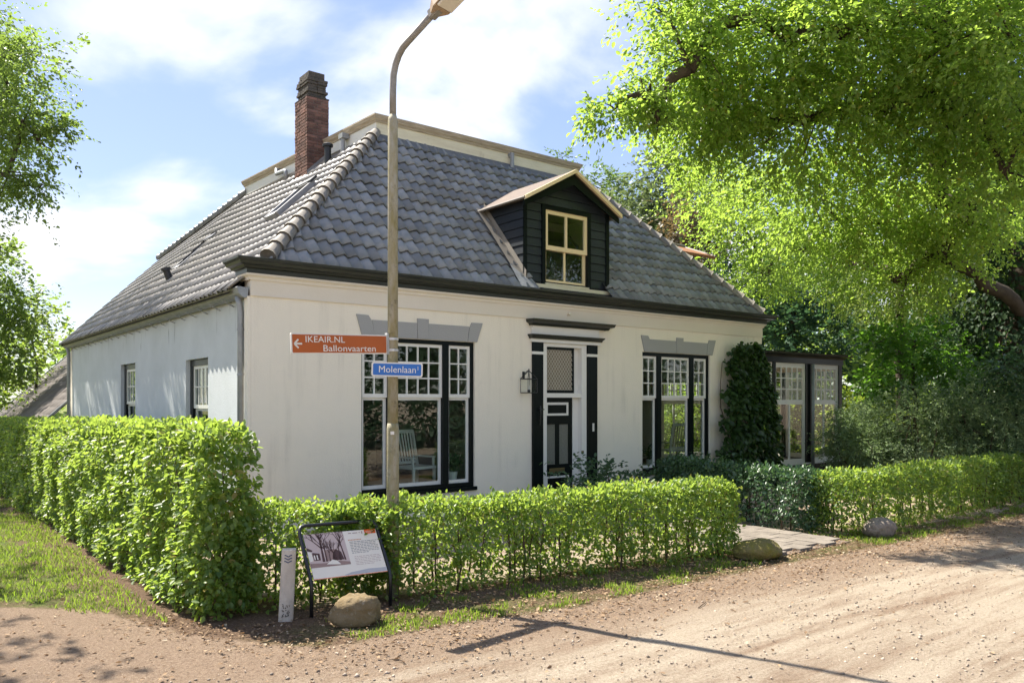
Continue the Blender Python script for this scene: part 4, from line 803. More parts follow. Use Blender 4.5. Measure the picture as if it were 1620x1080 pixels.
B('lamp_lens', mat('lamp_lens', (.62, .58, .5), .3, .5), lamp, (.14, .70, -.11, .11, -.075, -.048), T=TH, bevel=.01)
def roundrect(mb, x0, x1, y0, y1, r, z0, z1, T, n=5):
    pts = []
    for cx, cy, a0 in ((x1 - r, y1 - r, 0), (x0 + r, y1 - r, 90), (x0 + r, y0 + r, 180), (x1 - r, y0 + r, 270)):
        pts += [(cx + r * math.cos(R(a0 + 90 * i / n)), cy + r * math.sin(R(a0 + 90 * i / n))) for i in range(n + 1)]
    k = len(pts); return mb.add([T(x, y, z1) for x, y in pts] + [T(x, y, z0) for x, y in pts], [tuple(range(k)), tuple(range(2 * k - 1, k - 1, -1))] + [(i, (i + 1) % k, k + (i + 1) % k, k + i) for i in range(k)])
def fit_text(s, x0, x1, base, cap, T, bold=.0):
    k = MB(); text_mesh(k, s, 1.0, lambda x, y, z: Vector((x, y, z)), bold=bold)
    xs = [v.x for v in k.v]; ys = [v.y for v in k.v]; tall = max(ys); sx_ = (x1 - x0) / (max(xs) - min(xs)); sy = cap / tall
    k.v = [T(x0 + (v.x - min(xs)) * sx_, base + v.y * sy, 0) for v in k.v]; return k
def sign_frame(o, s, tilt=0.0):
    s = s.normalized(); n_ = s.cross(UP).normalized(); up_ = n_.cross(s).normalized()
    if n_.dot(CAM - o) < 0: n_ = -n_
    up_ = UP if abs(s.z) < 1e-3 else (UP - s * s.z).normalized()
    return lambda x, y, z: o + s * x + up_ * y + n_ * z
a = at(461, 543, 7.72); b = at(613, 545, 8.55); SL = (b - a).length; SH = .202
T = sign_frame(a - Vector((0, 0, SH / 2)), b - a)
sg = empty('direction_sign', b, 'brown arrow sign with white lettering pointing left from the lamp pole', 'sign')
roundrect(MB(), 0, SL, 0, SH, .012, -.018, 0, T).build('panel', M_SIGNW, sg)
roundrect(MB(), .014, SL - .014, .012, SH - .012, .008, .0005, .0035, T).build('face', M_BROWN, sg)
T2 = lambda x, y, z: T(x, y, z + .0055)
fit_text('IKEAIR.NL', SL * .137, SL * .534, SH * .57, SH * .30, T2, .004).build('lettering', M_SIGNW, sg)
fit_text('Ballonvaarten', SL * .31, SL * .865, SH * .13, SH * .31, T2, .004).build('lettering', M_SIGNW, sg)
k = MB(); ay = SH * .49
for p0, p1 in (((.035, ay), (.118, ay)), ((.032, ay), (.078, ay + .042)), ((.032, ay), (.078, ay - .042))): k.bar(T2(*p0, 0), T2(*p1, 0), .0165, .002, up=(T(0, 0, 1) - T(0, 0, 0)))
k.build('arrow', M_SIGNW, sg)
roundrect(MB(), SL - .005, SL + .018, -.006, SH + .02, .004, -.03, .012, T).build('end_bracket', M_ALU, sg)
MB().tube([T(SL + .01, SH * .85, 0), LP + Vector((0, 0, b.z + .07))], .012, 8).tube([LP + Vector((0, 0, b.z + .05)), LP + Vector((0, 0, b.z + .075))], .061, 14).tube([T(SL + .01, SH * .15, 0), LP + Vector((0, 0, b.z - .06))], .012, 8).tube([LP + Vector((0, 0, b.z - .07)), LP + Vector((0, 0, b.z - .045))], .062, 14).build('clamp', M_ALU, sg)
a = at(587.5, 583.5, 8.42); b = at(668.5, 585.5, 8.52); SL2 = (b - a).length; SH2 = .152
T = sign_frame(a - Vector((0, 0, SH2 / 2)), b - a)
ns = empty('street_name_sign', (a + b) / 2, 'blue street name sign with white border fixed across the lamp pole', 'sign')
roundrect(MB(), 0, SL2, 0, SH2, .022, -.012, 0, T).build('panel', M_SIGNW, ns)
roundrect(MB(), .016, SL2 - .016, .015, SH2 - .015, .014, .0005, .003, T).build('face', M_BLUE, ns)
T2 = lambda x, y, z: T(x, y, z + .005)
fit_text('Molenlaan', SL2 * .145, SL2 * .865, SH2 * .29, SH2 * .45, T2, .0).build('lettering', M_SIGNW, ns)
k = MB(); k.bar(T2(SL2 * .905, SH2 * .50, 0), T2(SL2 * .905, SH2 * .76, 0), .005, .001, up=-FWD); k.build('scratch_mark', M_SIGNW, ns)
MB().tube([LP + Vector((0, 0, a.z - .03)), LP + Vector((0, 0, a.z))], .061, 14).tube([LP + Vector((0, 0, a.z - .015)), T(SL2 * .42, SH2 * .5, -.008)], .015, 8).build('clamp', M_ALU, ns)

# ================================================================== INFORMATION BOARD, BOLLARD, BOULDERS
bl, br_, tl_, tr_ = Vector((-1.18, -4.965, .36)), Vector((-.40, -5.02, .352)), Vector((-1.18, -4.70, .765)), Vector((-.40, -4.735, .76))
ib = empty('information_board', (-.79, -4.99, 0), 'slanted black-framed information panel with old sepia photograph behind the boulder', 'information board')
s_ = (br_ - bl); sl_ = s_.length; s_.normalize(); t_ = (tl_ - bl); th_ = t_.length; t_.normalize(); n_ = s_.cross(t_).normalized()
if n_.dot(CAM - bl) < 0: n_ = -n_
TP = lambda x, y, z: bl + s_ * (x * sl_) + t_ * (y * th_) + n_ * z
B('panel', M_PAPER, ib, (0, 1, 0, 1, -.012, 0), T=TP, bevel=.002)
fl_ = lambda x, y: bl + s_ * x + t_ * y
base_l, base_r = Vector((-1.205, -4.96, 0)), Vector((-.375, -5.03, 0)); kneel, kneer = base_l + Vector((0, 0, .31)), base_r + Vector((0, 0, .31))
topl, topr = fl_(-.028, th_ + .10), fl_(sl_ + .028, th_ + .10)
path = [base_l, kneel, fl_(-.028, .03)] + [topl - t_ * .09, topl - t_ * .045 + s_ * .008, topl - t_ * .012 + s_ * .03, topl + s_ * .08] + [topr - s_ * .08, topr - t_ * .012 - s_ * .03, topr - t_ * .045 - s_ * .008, topr - t_ * .09] + [fl_(sl_ + .028, .03), kneer, base_r]
path = [p_ - n_ * .012 if 1 < i < len(path) - 2 else p_ for i, p_ in enumerate(path)]
MB().tube(path, .019, 10).build('frame', M_IRON, ib, smooth=True)
for p_ in ((-.028, .05), (-.028, .35), (sl_ + .028, .05), (sl_ + .028, .35)): MB().tube([fl_(*p_) - n_ * .012, fl_(p_[0] + (.04 if p_[0] < 0 else -.04), p_[1]) - n_ * .014], .01, 6).build('panel_clip', M_IRON, ib)
def flat(name, m, polys, lift):
    k = MB()
    for poly in polys: k.add([TP(x, y, lift) for x, y in poly], [tuple(range(len(poly)))])
    return k.build(name, m, ib)
rc = lambda x0, x1, y0, y1: [(x0, y0), (x1, y0), (x1, y1), (x0, y1)]
flat('photo_print', M_SEP1, [rc(0.0, .53, .25, 1.0)], .001)
flat('photo_ground', M_SEP3, [[(0, .25), (.53, .25), (.53, .31), (.36, .36), (.2, .33), (0, .35)], rc(.22, .36, .37, .62), rc(.0, .09, .50, .56)], .0016)
trunks = []; rnd_ = random.Random(3)
def br2(x, y, a, L, wd, d, out):
    x1, y1 = x + L * math.cos(a), y + L * math.sin(a) * 1.5; px, py = -math.sin(a) * wd, math.cos(a) * wd
    cl = lambda p: (min(max(p[0], .002), .528), min(max(p[1], .252), .998)); out.append([cl((x + px, y + py)), cl((x - px, y - py)), cl((x1 - px * .6, y1 - py * .6)), cl((x1 + px * .6, y1 + py * .6))])
    if d:
        for _ in range(3): br2(x1, y1, a + rnd_.uniform(-.75, .75), L * rnd_.uniform(.55, .8), wd * .6, d - 1, out)
for x, wd, L in ((.185, .018, .2), (.225, .012, .18), (.33, .012, .12), (.41, .011, .2), (.475, .012, .24), (.36, .008, .12), (.27, .007, .12)): br2(x, .36, math.pi / 2 + rnd_.uniform(-.08, .08), L, wd, 3, trunks)
flat('photo_trees', M_SEP2, trunks + [[(.30, .37), (.46, .37), (.44, .55), (.37, .62), (.32, .5)], [(.06, .40), (.15, .40), (.15, .55), (.06, .58)], [(.0, .62), (.06, .60), (.07, .63), (.0, .70)]], .0022)
flat('photo_house', M_PAPER, [[(0, .38), (.05, .40), (.05, .58), (0, .62)], [(.07, .42), (.085, .42), (.085, .52), (.07, .52)], [(.105, .42), (.12, .42), (.12, .52), (.105, .52)], [(.21, .30), (.40, .27), (.36, .36), (.30, .39)]], .0028)
flat('orange_label', M_ORANGE, [rc(.83, .99, .90, 1.0)], .001); flat('label_writing', M_PAPER, [rc(.85, .96, .955, .963), rc(.85, .95, .93, .938)], .0016)
flat('logo_print', M_INK2, [rc(.60, .64, .93, .95), rc(.66, .73, .93, .95), rc(.75, .765, .93, .95), rc(.785, .80, .91, .97)], .001)
flat('heading_print', mat('print_heading', (.55, .24, .10), .5), [rc(.575 + i * .021, .59 + i * .021, .775, .797) for i in range(9)], .001)
lines = []
for i in range(8):
    y = .735 - i * .036; x = .585; xe = (.97 if i < 7 else .82)
    while x < xe - .02: wl = rnd_.uniform(.02, .055); lines.append(rc(x, min(x + wl, xe), y, y + .012)); x += wl + .009
flat('text_print', M_INK, lines, .001); lines = []
for i in range(6):
    y = .40 - i * .036; x = .60; xe = (.97 if i < 5 else .85)
    while x < xe - .02: wl = rnd_.uniform(.02, .055); lines.append(rc(x, min(x + wl, xe), y, y + .009)); x += wl + .009
flat('small_print', M_INK2, lines, .001)
flat('footer_strip', mat('print_grey', (.45, .44, .44), .5), [[(.40, .02), (1, .02), (1, .10), (.75, .11), (.5, .07)]], .001); flat('footer_line', M_ORANGE, [rc(0, 1, .0, .010)], .001)
# bollard
bo = gr(452, 981); bs = RIGHT * .98 + FWD * .2; bs = Vector((bs.x, bs.y, 0)).normalized(); bn = Vector((bs.y, -bs.x, 0)); 
if bn.dot(CAM - bo) < 0: bn = -bn
lean = bs * .045 + Vector((0, 0, 1)); TBo = lambda x, y, z: bo + bs * x * (1 - .06 * z) + bn * y + lean * z
bol = empty('marker_post', bo, 'short leaning pale concrete marker post with slate chevrons beside the information board', 'bollard')
k = MB(); k.add([TBo(x, y, z) for z, dz in ((-.03, 0), (.685, 1)) for x, y in ((-.068, -.05), (.068, -.05), (.068, .03), (.04, .05), (-.04, .05), (-.068, .03))], [(0, 1, 2, 3, 4, 5), (6, 7, 8, 9, 10, 11)] + [(i, (i + 1) % 6, 6 + (i + 1) % 6, 6 + i) for i in range(6)]); k.build('post', M_CONC, bol, bevel=.008)
k = MB()
for i in range(3):
    z = .635 - i * .028
    for sg_ in (-1, 1):
        k.bar(TBo(0, .0525, z - .018), TBo(sg_ * .017, .0525, z - .006), .010, .002, up=bn); k.bar(TBo(sg_ * .017, .0525, z - .006), TBo(sg_ * .036, .0525, z), .010, .002, up=bn)
k.build('chevron_mark', M_MARK, bol)
k = MB()
for _ in range(34):
    x, z = random.uniform(-.034, .034), .045 + random.random() ** 2 * .12; k.bar(TBo(x, .0515, z), TBo(x + random.gauss(0, .008), .0515, z + random.uniform(.004, .016)), random.uniform(.003, .009), .001, up=bn)
k.build('smudge', M_SMUD, bol)
def boulder(name, label, c, r, m, seed, rz=0.0, sharp=.16):
    bm = bmesh.new(); bmesh.ops.create_icosphere(bm, subdivisions=4, radius=1.0); q = Vector((seed * 3.1, seed * 1.7, seed))
    for v in bm.verts:
        p_ = v.co.copy(); d = noise.noise(p_ * 1.1 + q) * sharp * 1.6 - abs(noise.noise(p_ * 2.2 + q)) * sharp * 1.1 + noise.noise(p_ * 6 + q) * .05 + noise.noise(p_ * 16 + q) * .022
        p_ = p_ * (1 + d); p_ = Vector((p_.x * r[0], p_.y * r[1], p_.z * r[2])); 
        if p_.z < -r[2] * .55: p_.z = -r[2] * .55 + (p_.z + r[2] * .55) * .3
        v.co = Matrix.Rotation(rz, 3, 'Z') @ p_ + Vector((0, 0, r[2] * .62))
    me = bpy.data.meshes.new(name); bm.to_mesh(me); bm.free(); me.materials.append(m); me.polygons.foreach_set('use_smooth', [True] * len(me.polygons))
    return prop(place(bpy.data.objects.new(name, me), None, c), label, 'boulder')
boulder('boulder', 'large tan granite boulder in front of the information board', Vector((-.97, -5.43, 0)), (.27, .18, .185), M_BOULD, 2.3, R(-8))
boulder('boulder', 'low moss-covered boulder at the end of the front hedge by the path', Vector((4.72, -5.88, 0)), (.36, .26, .16), M_MOSS, 5.1, R(-18), .1)
boulder('boulder', 'pale round boulder in front of the right-hand hedge', Vector((7.70, -6.02, 0)), (.25, .22, .18), M_BOULD2, 8.8, R(-30), .1)

# ================================================================== PATH
path_o = B('garden_path', mat('path_bed', (.16, .12, .09), .95), None, (4.92, 6.86, -6.0, -.46, -.03, .006)); prop(path_o, 'paved garden path through the gap between the hedges', 'path', kind='structure')
pm_ = None
for i in range(6):
    for j in range(17):
        x, y = 4.95 + i * .316, -5.98 + j * .316 + (i % 2) * .12
        if pm_ is None:
            k = MB().box(0, .306, 0, .306, 0, .03); pm_ = bpy.data.meshes.new('paver'); pm_.from_pydata([tuple(v) for v in k.v], [], k.f); pm_.materials.append(M_PAVE)
        o = bpy.data.objects.new('paver', pm_); COL.objects.link(o); o.parent = path_o; o.location = Vector((x, y, .004 + random.uniform(0, .006))) - POS[path_o.name]; o.rotation_euler = (random.gauss(0, .006), random.gauss(0, .006), random.gauss(0, .008))

# ================================================================== WALL LANTERN
lo = Vector((5.44, -.17, 2.26)); lan = empty('wall_lantern', lo, 'black open-framed lantern on the wall left of the door', 'lantern')
k = MB(); q = .115
cn_ = [(-q, -q), (q, -q), (q, q), (-q, q)]
for i in range(4):
    a, b = cn_[i], cn_[(i + 1) % 4]
    for z in (0, .27): k.tube([lo + Vector((*a, z)), lo + Vector((*b, z))], .008, 4)
    k.tube([lo + Vector((*a, 0)), lo + Vector((*a, .27))], .007, 4); k.tube([lo + Vector((a[0] * 1.05, a[1] * 1.05, .27)), lo + Vector((0, 0, .43))], .008, 4)
k.tube([lo + Vector((0, 0, .42)), lo + Vector((0, 0, .47))], [.018, .008], 8); k.build('frame', M_IRON, lan)
MB().tube([lo + Vector((0, .17, .36)), lo + Vector((0, .05, .43)), lo + Vector((0, 0, .44))], .008, 6).box(lo.x - .03, lo.x + .03, -.006, .0, lo.z + .28, lo.z + .42).build('bracket', M_IRON, lan)
MB().tube([lo, lo + Vector((0, 0, .06))], .03, 8).build('candle_cup', M_IRON, lan); MB().tube([lo + Vector((0, 0, .06)), lo + Vector((0, 0, .15))], .014, 8).build('candle', M_SIGNW, lan)
for i in range(4):
    a, b = Vector((*cn_[i], 0)), Vector((*cn_[(i + 1) % 4], 0)); nn_ = (a + b).normalized() * .0015
    MB().add([lo + a + Vector((0, 0, .01)), lo + b + Vector((0, 0, .01)), lo + b + Vector((0, 0, .26)), lo + a + Vector((0, 0, .26))], [(0, 1, 2, 3)]).build('pane', M_CGLASS, lan)

# ================================================================== FURNITURE AND POTS SEEN THROUGH THE WINDOWS
def chair(name, label, o, rz, m, rocker=False, slat_m=None):
    c = empty(name, o, label, 'chair'); M_ = Matrix.Rotation(rz, 3, 'Z'); T = lambda x, y, z: Vector(o) + M_ @ Vector((x, y, z))
    k = MB(); k.box(-.30, .30, -.27, .27, .40, .45, T=T); k.build('seat', m, c)
    for x in (-.27, .27):
        for y in (-.24, .24): MB().bar(T(x, y, .03), T(x, y, .40 if y < 0 else .44), .045, .045).build('leg', m, c)
        MB().bar(T(x, -.25, .62), T(x, .30, .62), .06, .03).build('arm', m, c); MB().bar(T(x, -.22, .45), T(x, -.22, .62), .035, .035).build('arm_post', m, c)
    k = MB()
    for x in (-.29, .29): k.bar(T(x, .24, .42), T(x, .40, 1.12), .05, .035)
    k.bar(T(-.29, .40, 1.10), T(.29, .40, 1.10), .05, .07); k.bar(T(-.29, .25, .50), T(.29, .25, .50), .05, .05); k.build('back_frame', m, c)
    for i in range(7): MB().bar(T(-.22 + i * .073, .265, .50), T(-.22 + i * .073, .395, 1.08), .03, .012).build('back_slat', slat_m or m, c)
    if rocker:
        for x in (-.27, .27): MB().tube([T(x, -.45 + i * .12, .03 + .10 * ((i - 4) / 4) ** 2 * 1.0) for i in range(9)], .022, 6).build('rocker', m, c)
    return c
p_ = pl(657, 720, 1, 1.05); chair('armchair', 'white slatted armchair behind the left front window', Vector((p_.x, 1.05, .40)), R(12), M_FURN)
p_ = pl(1066, 700, 1, 1.5); chair('rocking_chair', 'pale rocking chair with cane slats behind the right front window', Vector((p_.x, 1.5, .40)), R(165), M_FURN, True, M_WICK)
for x0, x1 in ((W1[0], W1[1]), (W2[0], W2[1])): B('inner_sill', M_WHITE, house, (x0, x1, .282, .60, .54, .585))
def pot(name, label, x, y, z, r, h, lm, n, sz, hgt, m=M_SIGNW):
    c = empty(name, (x, y, z), label, 'pot plant'); MB().tube([(x, y, z), (x, y, z + h * .9), (x, y, z + h)], [r * .75, r, r * 1.04], 14).build('pot', m, c, smooth=False)
    O = np.array([x, y, z + h]) + rng.normal(0, r * .35, (n, 3)) * np.array([1, 1, .05]); A = rng.normal(0, .5, (n, 3)) + np.array([0, 0, 1.2])
    V, F, K = sprays(O, A, 6, hgt, sz, droop=.1); npmesh('foliage', V, F, lm, c, (x, y, z), K)
p_ = pl(716, 745, 1, .44); pot('potted_plant', 'bushy plant in a white pot on the left window sill', p_.x, .44, .586, .10, .17, L_SHRUB, 40, .06, .30)
p_ = pl(1028, 735, 1, .44); pot('potted_plant', 'leafy plant in a pale pot inside the right front window', p_.x, .44, .586, .09, .15, L_DARK, 26, .06, .34)

# ================================================================== HEDGES
stem_meshes = []
for s in range(4):
    k = MB(); r_ = random.Random(s)
    k.tube([(0, 0, -.03), (r_.gauss(0, .02), r_.gauss(0, .02), .3), (r_.gauss(0, .04), r_.gauss(0, .04), .75), (r_.gauss(0, .06), r_.gauss(0, .06), 1.0)], [.014, .012, .008, .003], 5)
    for _ in range(4):
        z = r_.uniform(.15, .6); k.tube([(0, 0, z), (r_.gauss(0, .09), r_.gauss(0, .09), z + .2)], [.006, .003], 4)
    me = bpy.data.meshes.new('stem'); me.from_pydata([tuple(v) for v in k.v], [], k.f); me.materials.append(M_STEM); stem_meshes.append(me)
def hedge(name, label, pts, wid, hgt, dens, lm=L_HEDGE, size=.062, bare=.3, stems=.3, back=.5, ends=True, group=None, wob=.05, stem_from=0, stem_to=1e9, far_low=0.0):
    """clipped hedge along the centre line pts; leaves hang on its faces, stems show at the bottom. wid to either side"""
    pts = [np.array(p_, float) for p_ in pts]; root = empty(name, (*(pts[0]), 0), label, 'hedge', group); Ps, Ds, Ns = [], [], []
    cum = 0; Ltot = sum(np.linalg.norm(b - a) for a, b in zip(pts, pts[1:]))
    for a, b in zip(pts, pts[1:]):
        L = np.linalg.norm(b - a); d = np.append((b - a) / L, 0); nrm = np.array([d[1], -d[0], 0])
        for face, area, mul in (('o', L * hgt, 1), ('b', L * hgt, back), ('t', L * wid * 2, 1.0), ('e0', wid * 2 * hgt, 1.7), ('e1', wid * 2 * hgt, 1.7), ('in', L * hgt, .8)):
            n = int(area * dens * mul); 
            if n == 0: continue
            s = rng.random(n) * L; q = rng.uniform(-wid, wid, n); z = rng.random(n) * hgt; dep_ = np.abs(rng.normal(0, .055, n)) - .03; o = np.zeros((n, 3))
            wv = wob * (np.sin(s * 1.31 + z * 2.1 + 2 * np.sin(s * .73)) + .8 * np.sin(s * 3.7 - z * 5.3 + 2 * np.sin(z * 3.1 + s)) + .7 * np.sin(s * 9.1 + 7.7 * z + 3 * np.sin(z * 6.3 - s * 2.2)))
            if face == 'o': q = wid - dep_ + wv * .8; o[:] = nrm
            elif face == 'b': q = -wid + dep_ - wv * .8; o[:] = -nrm
            elif face == 't': z = hgt - dep_ + wv * .9 - .07 * (np.abs(q) / wid) ** 3; o[:, 2] = 1
            elif face == 'e0': s = dep_ + wv; o[:] = -d
            elif face == 'e1': s = L - dep_ - wv; o[:] = d
            taper = np.clip((z - hgt * .72) / (hgt * .28), 0, 1) ** 2 * .11; 
            if face in 'ob': q = np.sign(q) * (np.abs(q) - taper)
            keep = rng.random(n) < np.clip(.28 + z / (hgt * bare + 1e-6) * .8, 0, 1)
            gap = np.sin(s * 6.1 + 2.3 * np.sin(z * 5 + s)) * np.sin(z * 7.3 + 2 * np.sin(s * 3.7)) + .6 * np.sin(s * 14.3 + 3 * z) * np.sin(z * 16.1 - s * 2.7); keep &= rng.random(n) < np.clip(1.0 - .75 * np.clip(gap - .1, 0, 1), .2, 1)
            if face in ('t',): keep[:] = True
            P = np.append(a, 0) + d * s[:, None] + nrm * q[:, None] + np.array([0, 0, 1.]) * (np.maximum(z, .03) * (1 - far_low * (1 - (cum + s) / Ltot)))[:, None]
            D = o * .55 + rng.normal(0, .6, (n, 3)) + np.array([0, 0, -.25 if face != 't' else .35]); Nn = o * .65 + np.array([0, 0, .75]) + rng.normal(0, .4, (n, 3))
            Ps.append(P[keep]); Ds.append(D[keep]); Ns.append(Nn[keep])
        # shoots standing proud of the top
        n = int(L * 42); s = rng.random(n) * L; q = rng.uniform(-wid, wid, n) * .95; O = np.append(a, 0) + d * s[:, None] + nrm * q[:, None] + np.array([0, 0, 1.]) * ((hgt - .03) * (1 - far_low * (1 - (cum + s) / Ltot)))[:, None]
        hs2 = rng.uniform(.3, 1.7, (n, 1))
        for j in range(4):
            Ps.append(O + np.array([0, 0, 1.]) * (.024 * j * hs2) + rng.normal(0, .012, (n, 3))); Ds.append(rng.normal(0, .6, (n, 3)) + np.array([0, 0, .6])); Ns.append(rng.normal(0, .6, (n, 3)) + np.array([0, 0, .6]))
        m = int(L * stems * 10)
        for i in range(m):
            s_ = (i + .5) / m * L + random.gauss(0, .10)
            if not (stem_from <= cum + s_ <= stem_to): continue
            pos = a + d[:2] * s_ + nrm[:2] * random.uniform(.1, .9) * wid * random.choice((1, 1, -1))
            o = bpy.data.objects.new('stem', random.choice(stem_meshes)); COL.objects.link(o); o.parent = root; o.location = Vector((pos[0], pos[1], 0)) - POS[root.name]; o.scale = (1, 1, hgt * .9); o.rotation_euler = (0, 0, random.random() * 6)
        cum += L
    P = np.concatenate(Ps); n = len(P)
    V, F, K = leaves(P, np.concatenate(Ds), np.concatenate(Ns), size * rng.uniform(.6, 1.2, n)); npmesh('foliage', V, F, lm, root, POS[root.name], K)
    return root
hedge('tall_hedge', 'tall leafy hornbeam hedge running back along the lane on the left', [(-2.25, 15.5), (-2.1, 6.0), (-1.83, -4.45)], .28, 1.80, 1050, size=.075, bare=.10, back=.35, stems=.25, stem_from=15, far_low=.16)
hedge('low_hedge', 'low clipped hedge between the information board and the mossy boulder', [(-1.68, -4.16), (-.52, -4.28), (-.28, -4.56), (4.70, -5.32)], .30, .95, 1350, size=.062, bare=.26, stems=.7, back=.8)
hedge('low_hedge', 'low clipped hedge right of the path behind the pale round boulder', [(7.2, -5.45), (13, -5.50), (24, -5.9)], .32, .90, 950, size=.066, bare=.28, stems=.5, back=.4)
hedge('return_hedge', 'dark low hedge lining the right side of the garden path', [(7.5, -1.9), (7.22, -5.2)], .30, .93, 800, lm=L_SHRUB, size=.075, bare=.2, stems=.3)

# ================================================================== SHRUBS AND CLIMBER
def shrub(name, label, c, r, nsub, per, k, span, size, lm, cat='shrub', group=None, stems=6, wr=.62, **kw):
    c = Vector(c); root = empty(name, (c.x, c.y, 0), label, cat, group); mb = MB()
    for _ in range(stems):
        e = Vector((c.x + random.gauss(0, r[0] * .4), c.y + random.gauss(0, r[1] * .4), c.z + r[2] * random.uniform(-.2, .6))); limb(mb, (c.x + random.gauss(0, .12), c.y + random.gauss(0, .12), -.03), e, .03, .008, n=5, seg=5)
    mb.build('stems', M_STEM, root)
    V, F, K = crown([(tuple(c), r, 1)], nsub, per, k, span, size, wr=wr, **kw); keep = None
    V = V.copy(); V[:, 2] = np.maximum(V[:, 2], .015)
    npmesh('foliage', V, F, lm, root, (c.x, c.y, 0), K); return root
shrub('garden_shrub', 'blue-green leafy shrub in front of the front door', (6.3, -1.35, .46), (.75, .5, .46), 26, 12, 6, .22, .085, L_SHRUB)
shrub('garden_shrub', 'blue-green leafy shrub below the right front window', (8.9, -1.2, .42), (1.2, .5, .46), 40, 12, 6, .22, .085, L_SHRUB)
# climber on the house corner
cl_ = empty('climbing_plant', (12.4, -.25, 0), 'dark green climbing plant covering the right corner of the facade', 'climber'); mb = MB()
for i in range(9): limb(mb, (12.4 + random.gauss(0, .2), -.2, -.03), (12.45 + random.gauss(0, .6), -.12, random.uniform(1.8, 3.2)), .025, .008, n=5, seg=6, sag=0)
mb.build('vine_stem', M_STEM, cl_)
n = 4300; z = rng.random(n) ** .85 * 3.5; half = np.interp(z, [0, .3, 1.0, 1.6, 2.4, 3.0, 3.4, 3.5], [1.10, 1.15, 1.12, 1.08, .88, .66, .50, .30]); x = 12.45 + np.interp(z, [0, 2, 3.5], [0, 0, -.18]) + rng.uniform(-1, 1, n) * half * (1 + .12 * np.sin(z * 9)); th = (.20 + .38 * np.sqrt(np.clip(1 - ((x - 12.4) / (half + .15)) ** 2, 0, 1))) * (1.15 - z * .1)
P = np.stack([x, -np.abs(th * (1 - np.abs(rng.normal(0, .25, n)))) - .02, z], 1); side = (x - 12.4) / 1.1
D = np.stack([side * .6 + rng.normal(0, .5, n), -.5 + rng.normal(0, .4, n), -.6 + rng.normal(0, .4, n)], 1); Nn = np.stack([side * .5 + rng.normal(0, .35, n), -.8 + rng.normal(0, .3, n), .6 + rng.normal(0, .3, n)], 1)
V, F, K = leaves(P, D, Nn, .15 * rng.uniform(.6, 1.2, n), wr=.85); V[:, 1] = np.minimum(V[:, 1], -.006)
npmesh('foliage', V, F, L_CLIMB, cl_, (12.4, -.25, 0), K)
for (u, v, dpt, r, lab, i) in ((1365, 690, 19.6, (.9, .9, 1.05), 'dark yew bush against the glazed garden room', 0), (1450, 675, 19.2, (1.25, 1.1, 1.30), 'grey-green yew bush under the hazel', 1), (1560, 670, 18.6, (1.4, 1.2, 1.35), 'broad yew bush at the right edge under the ivy trunk', 2), (1660, 660, 17.8, (1.4, 1.2, 1.4), 'yew bush beyond the right edge of the hedge', 3)):
    p_ = at(u, v, dpt); shrub('yew_bush', lab, (p_.x, p_.y, r[2] * .95), r, 150, 16, 9, .20, .06, L_YEW, group='yew bushes behind the right-hand hedge', sub=.16, shell=.3, wr=.4)

# ================================================================== TREES
def px(l, rz=.75): return [(tuple(at(u, v, d)), (r, r, r * rz), max(r * r, .3)) for u, v, d, r in l]
beech_b = px([(1055, 20, 13.5, .7), (1090, 110, 13.5, .9), (1015, 150, 13.2, .4), (965, 180, 13.2, .25), (1040, 195, 13.6, .42), (1140, 40, 14, 1.5), (1150, 170, 15, 1.25), (1108, 245, 16, .75), (1140, 300, 24, 1.2), (1120, 180, 15, .9),
    (1250, 60, 14, 1.6), (1270, 190, 15, 1.5), (1185, 300, 21, 1.15), (1165, 375, 25, 1.1), (1210, 435, 25, 1.15), (1380, 40, 14, 1.7), (1390, 170, 15, 1.5), (1290, 310, 17, 1.35), (1280, 395, 22, 1.25), (1345, 420, 21, 1.1),
    (1500, 40, 14, 1.7), (1520, 170, 15, 1.4), (1420, 280, 16, 1.2), (1485, 320, 17, .9), (1600, 60, 13, 1.5), (1625, 200, 14, 1.2), (1590, 275, 14.5, .6), (1405, 365, 18, 1.15), (1480, 400, 18.3, 1.1), (1545, 330, 17, 1.1), (1430, 445, 19, 1.0), (1330, 350, 18, 1.0), (1300, -90, 14, 1.2), (1470, -90, 15, 1.2), (1640, -80, 15, 1.3)])
bt = at(1600, 640, 20.5); bt.z = 0
tree('beech_tree', 'huge beech tree with bright overhanging branches on the right', bt, bt + Vector((-.6, .3, 13)), .55, beech_b, L_BEECH, nsub=33, per=10, k=8, span=.42, size=.095, twigs=5, droop=.35, sub=.28, shell=.5)
iv = empty('ivy', bt, 'dark ivy cloaking the beech trunk at the right edge', 'climber'); n = 15000; z = rng.random(n) * 12.5; a_ = rng.random(n) * 6.283; r_ = (.95 + .3 * np.sin(z * 2.1 + a_ * 2)) * rng.uniform(.75, 1.15, n)
P = np.stack([bt.x - .6 * z / 13 + r_ * np.cos(a_), bt.y + .3 * z / 13 + r_ * np.sin(a_), z], 1); o_ = np.stack([np.cos(a_), np.sin(a_), np.zeros(n)], 1)
V, F, K = leaves(P, o_ * .4 + rng.normal(0, .4, (n, 3)) + np.array([0, 0, -.7]), o_ + rng.normal(0, .4, (n, 3)) + np.array([0, 0, .4]), .13 * rng.uniform(.6, 1.2, n), wr=.9); npmesh('foliage', V, F, L_IVY, iv, bt, K)
mb = MB(); [limb(mb, bt + Vector((math.cos(q_) * .62, math.sin(q_) * .62, -.02)), bt + Vector((math.cos(q_ + .7) * .4 - .4, math.sin(q_ + .7) * .4 + .2, 8.5)), .04, .01, n=5, sag=0, wob=.02) for q_ in range(6)]; mb.build('ivy_stem', M_STEM, iv)
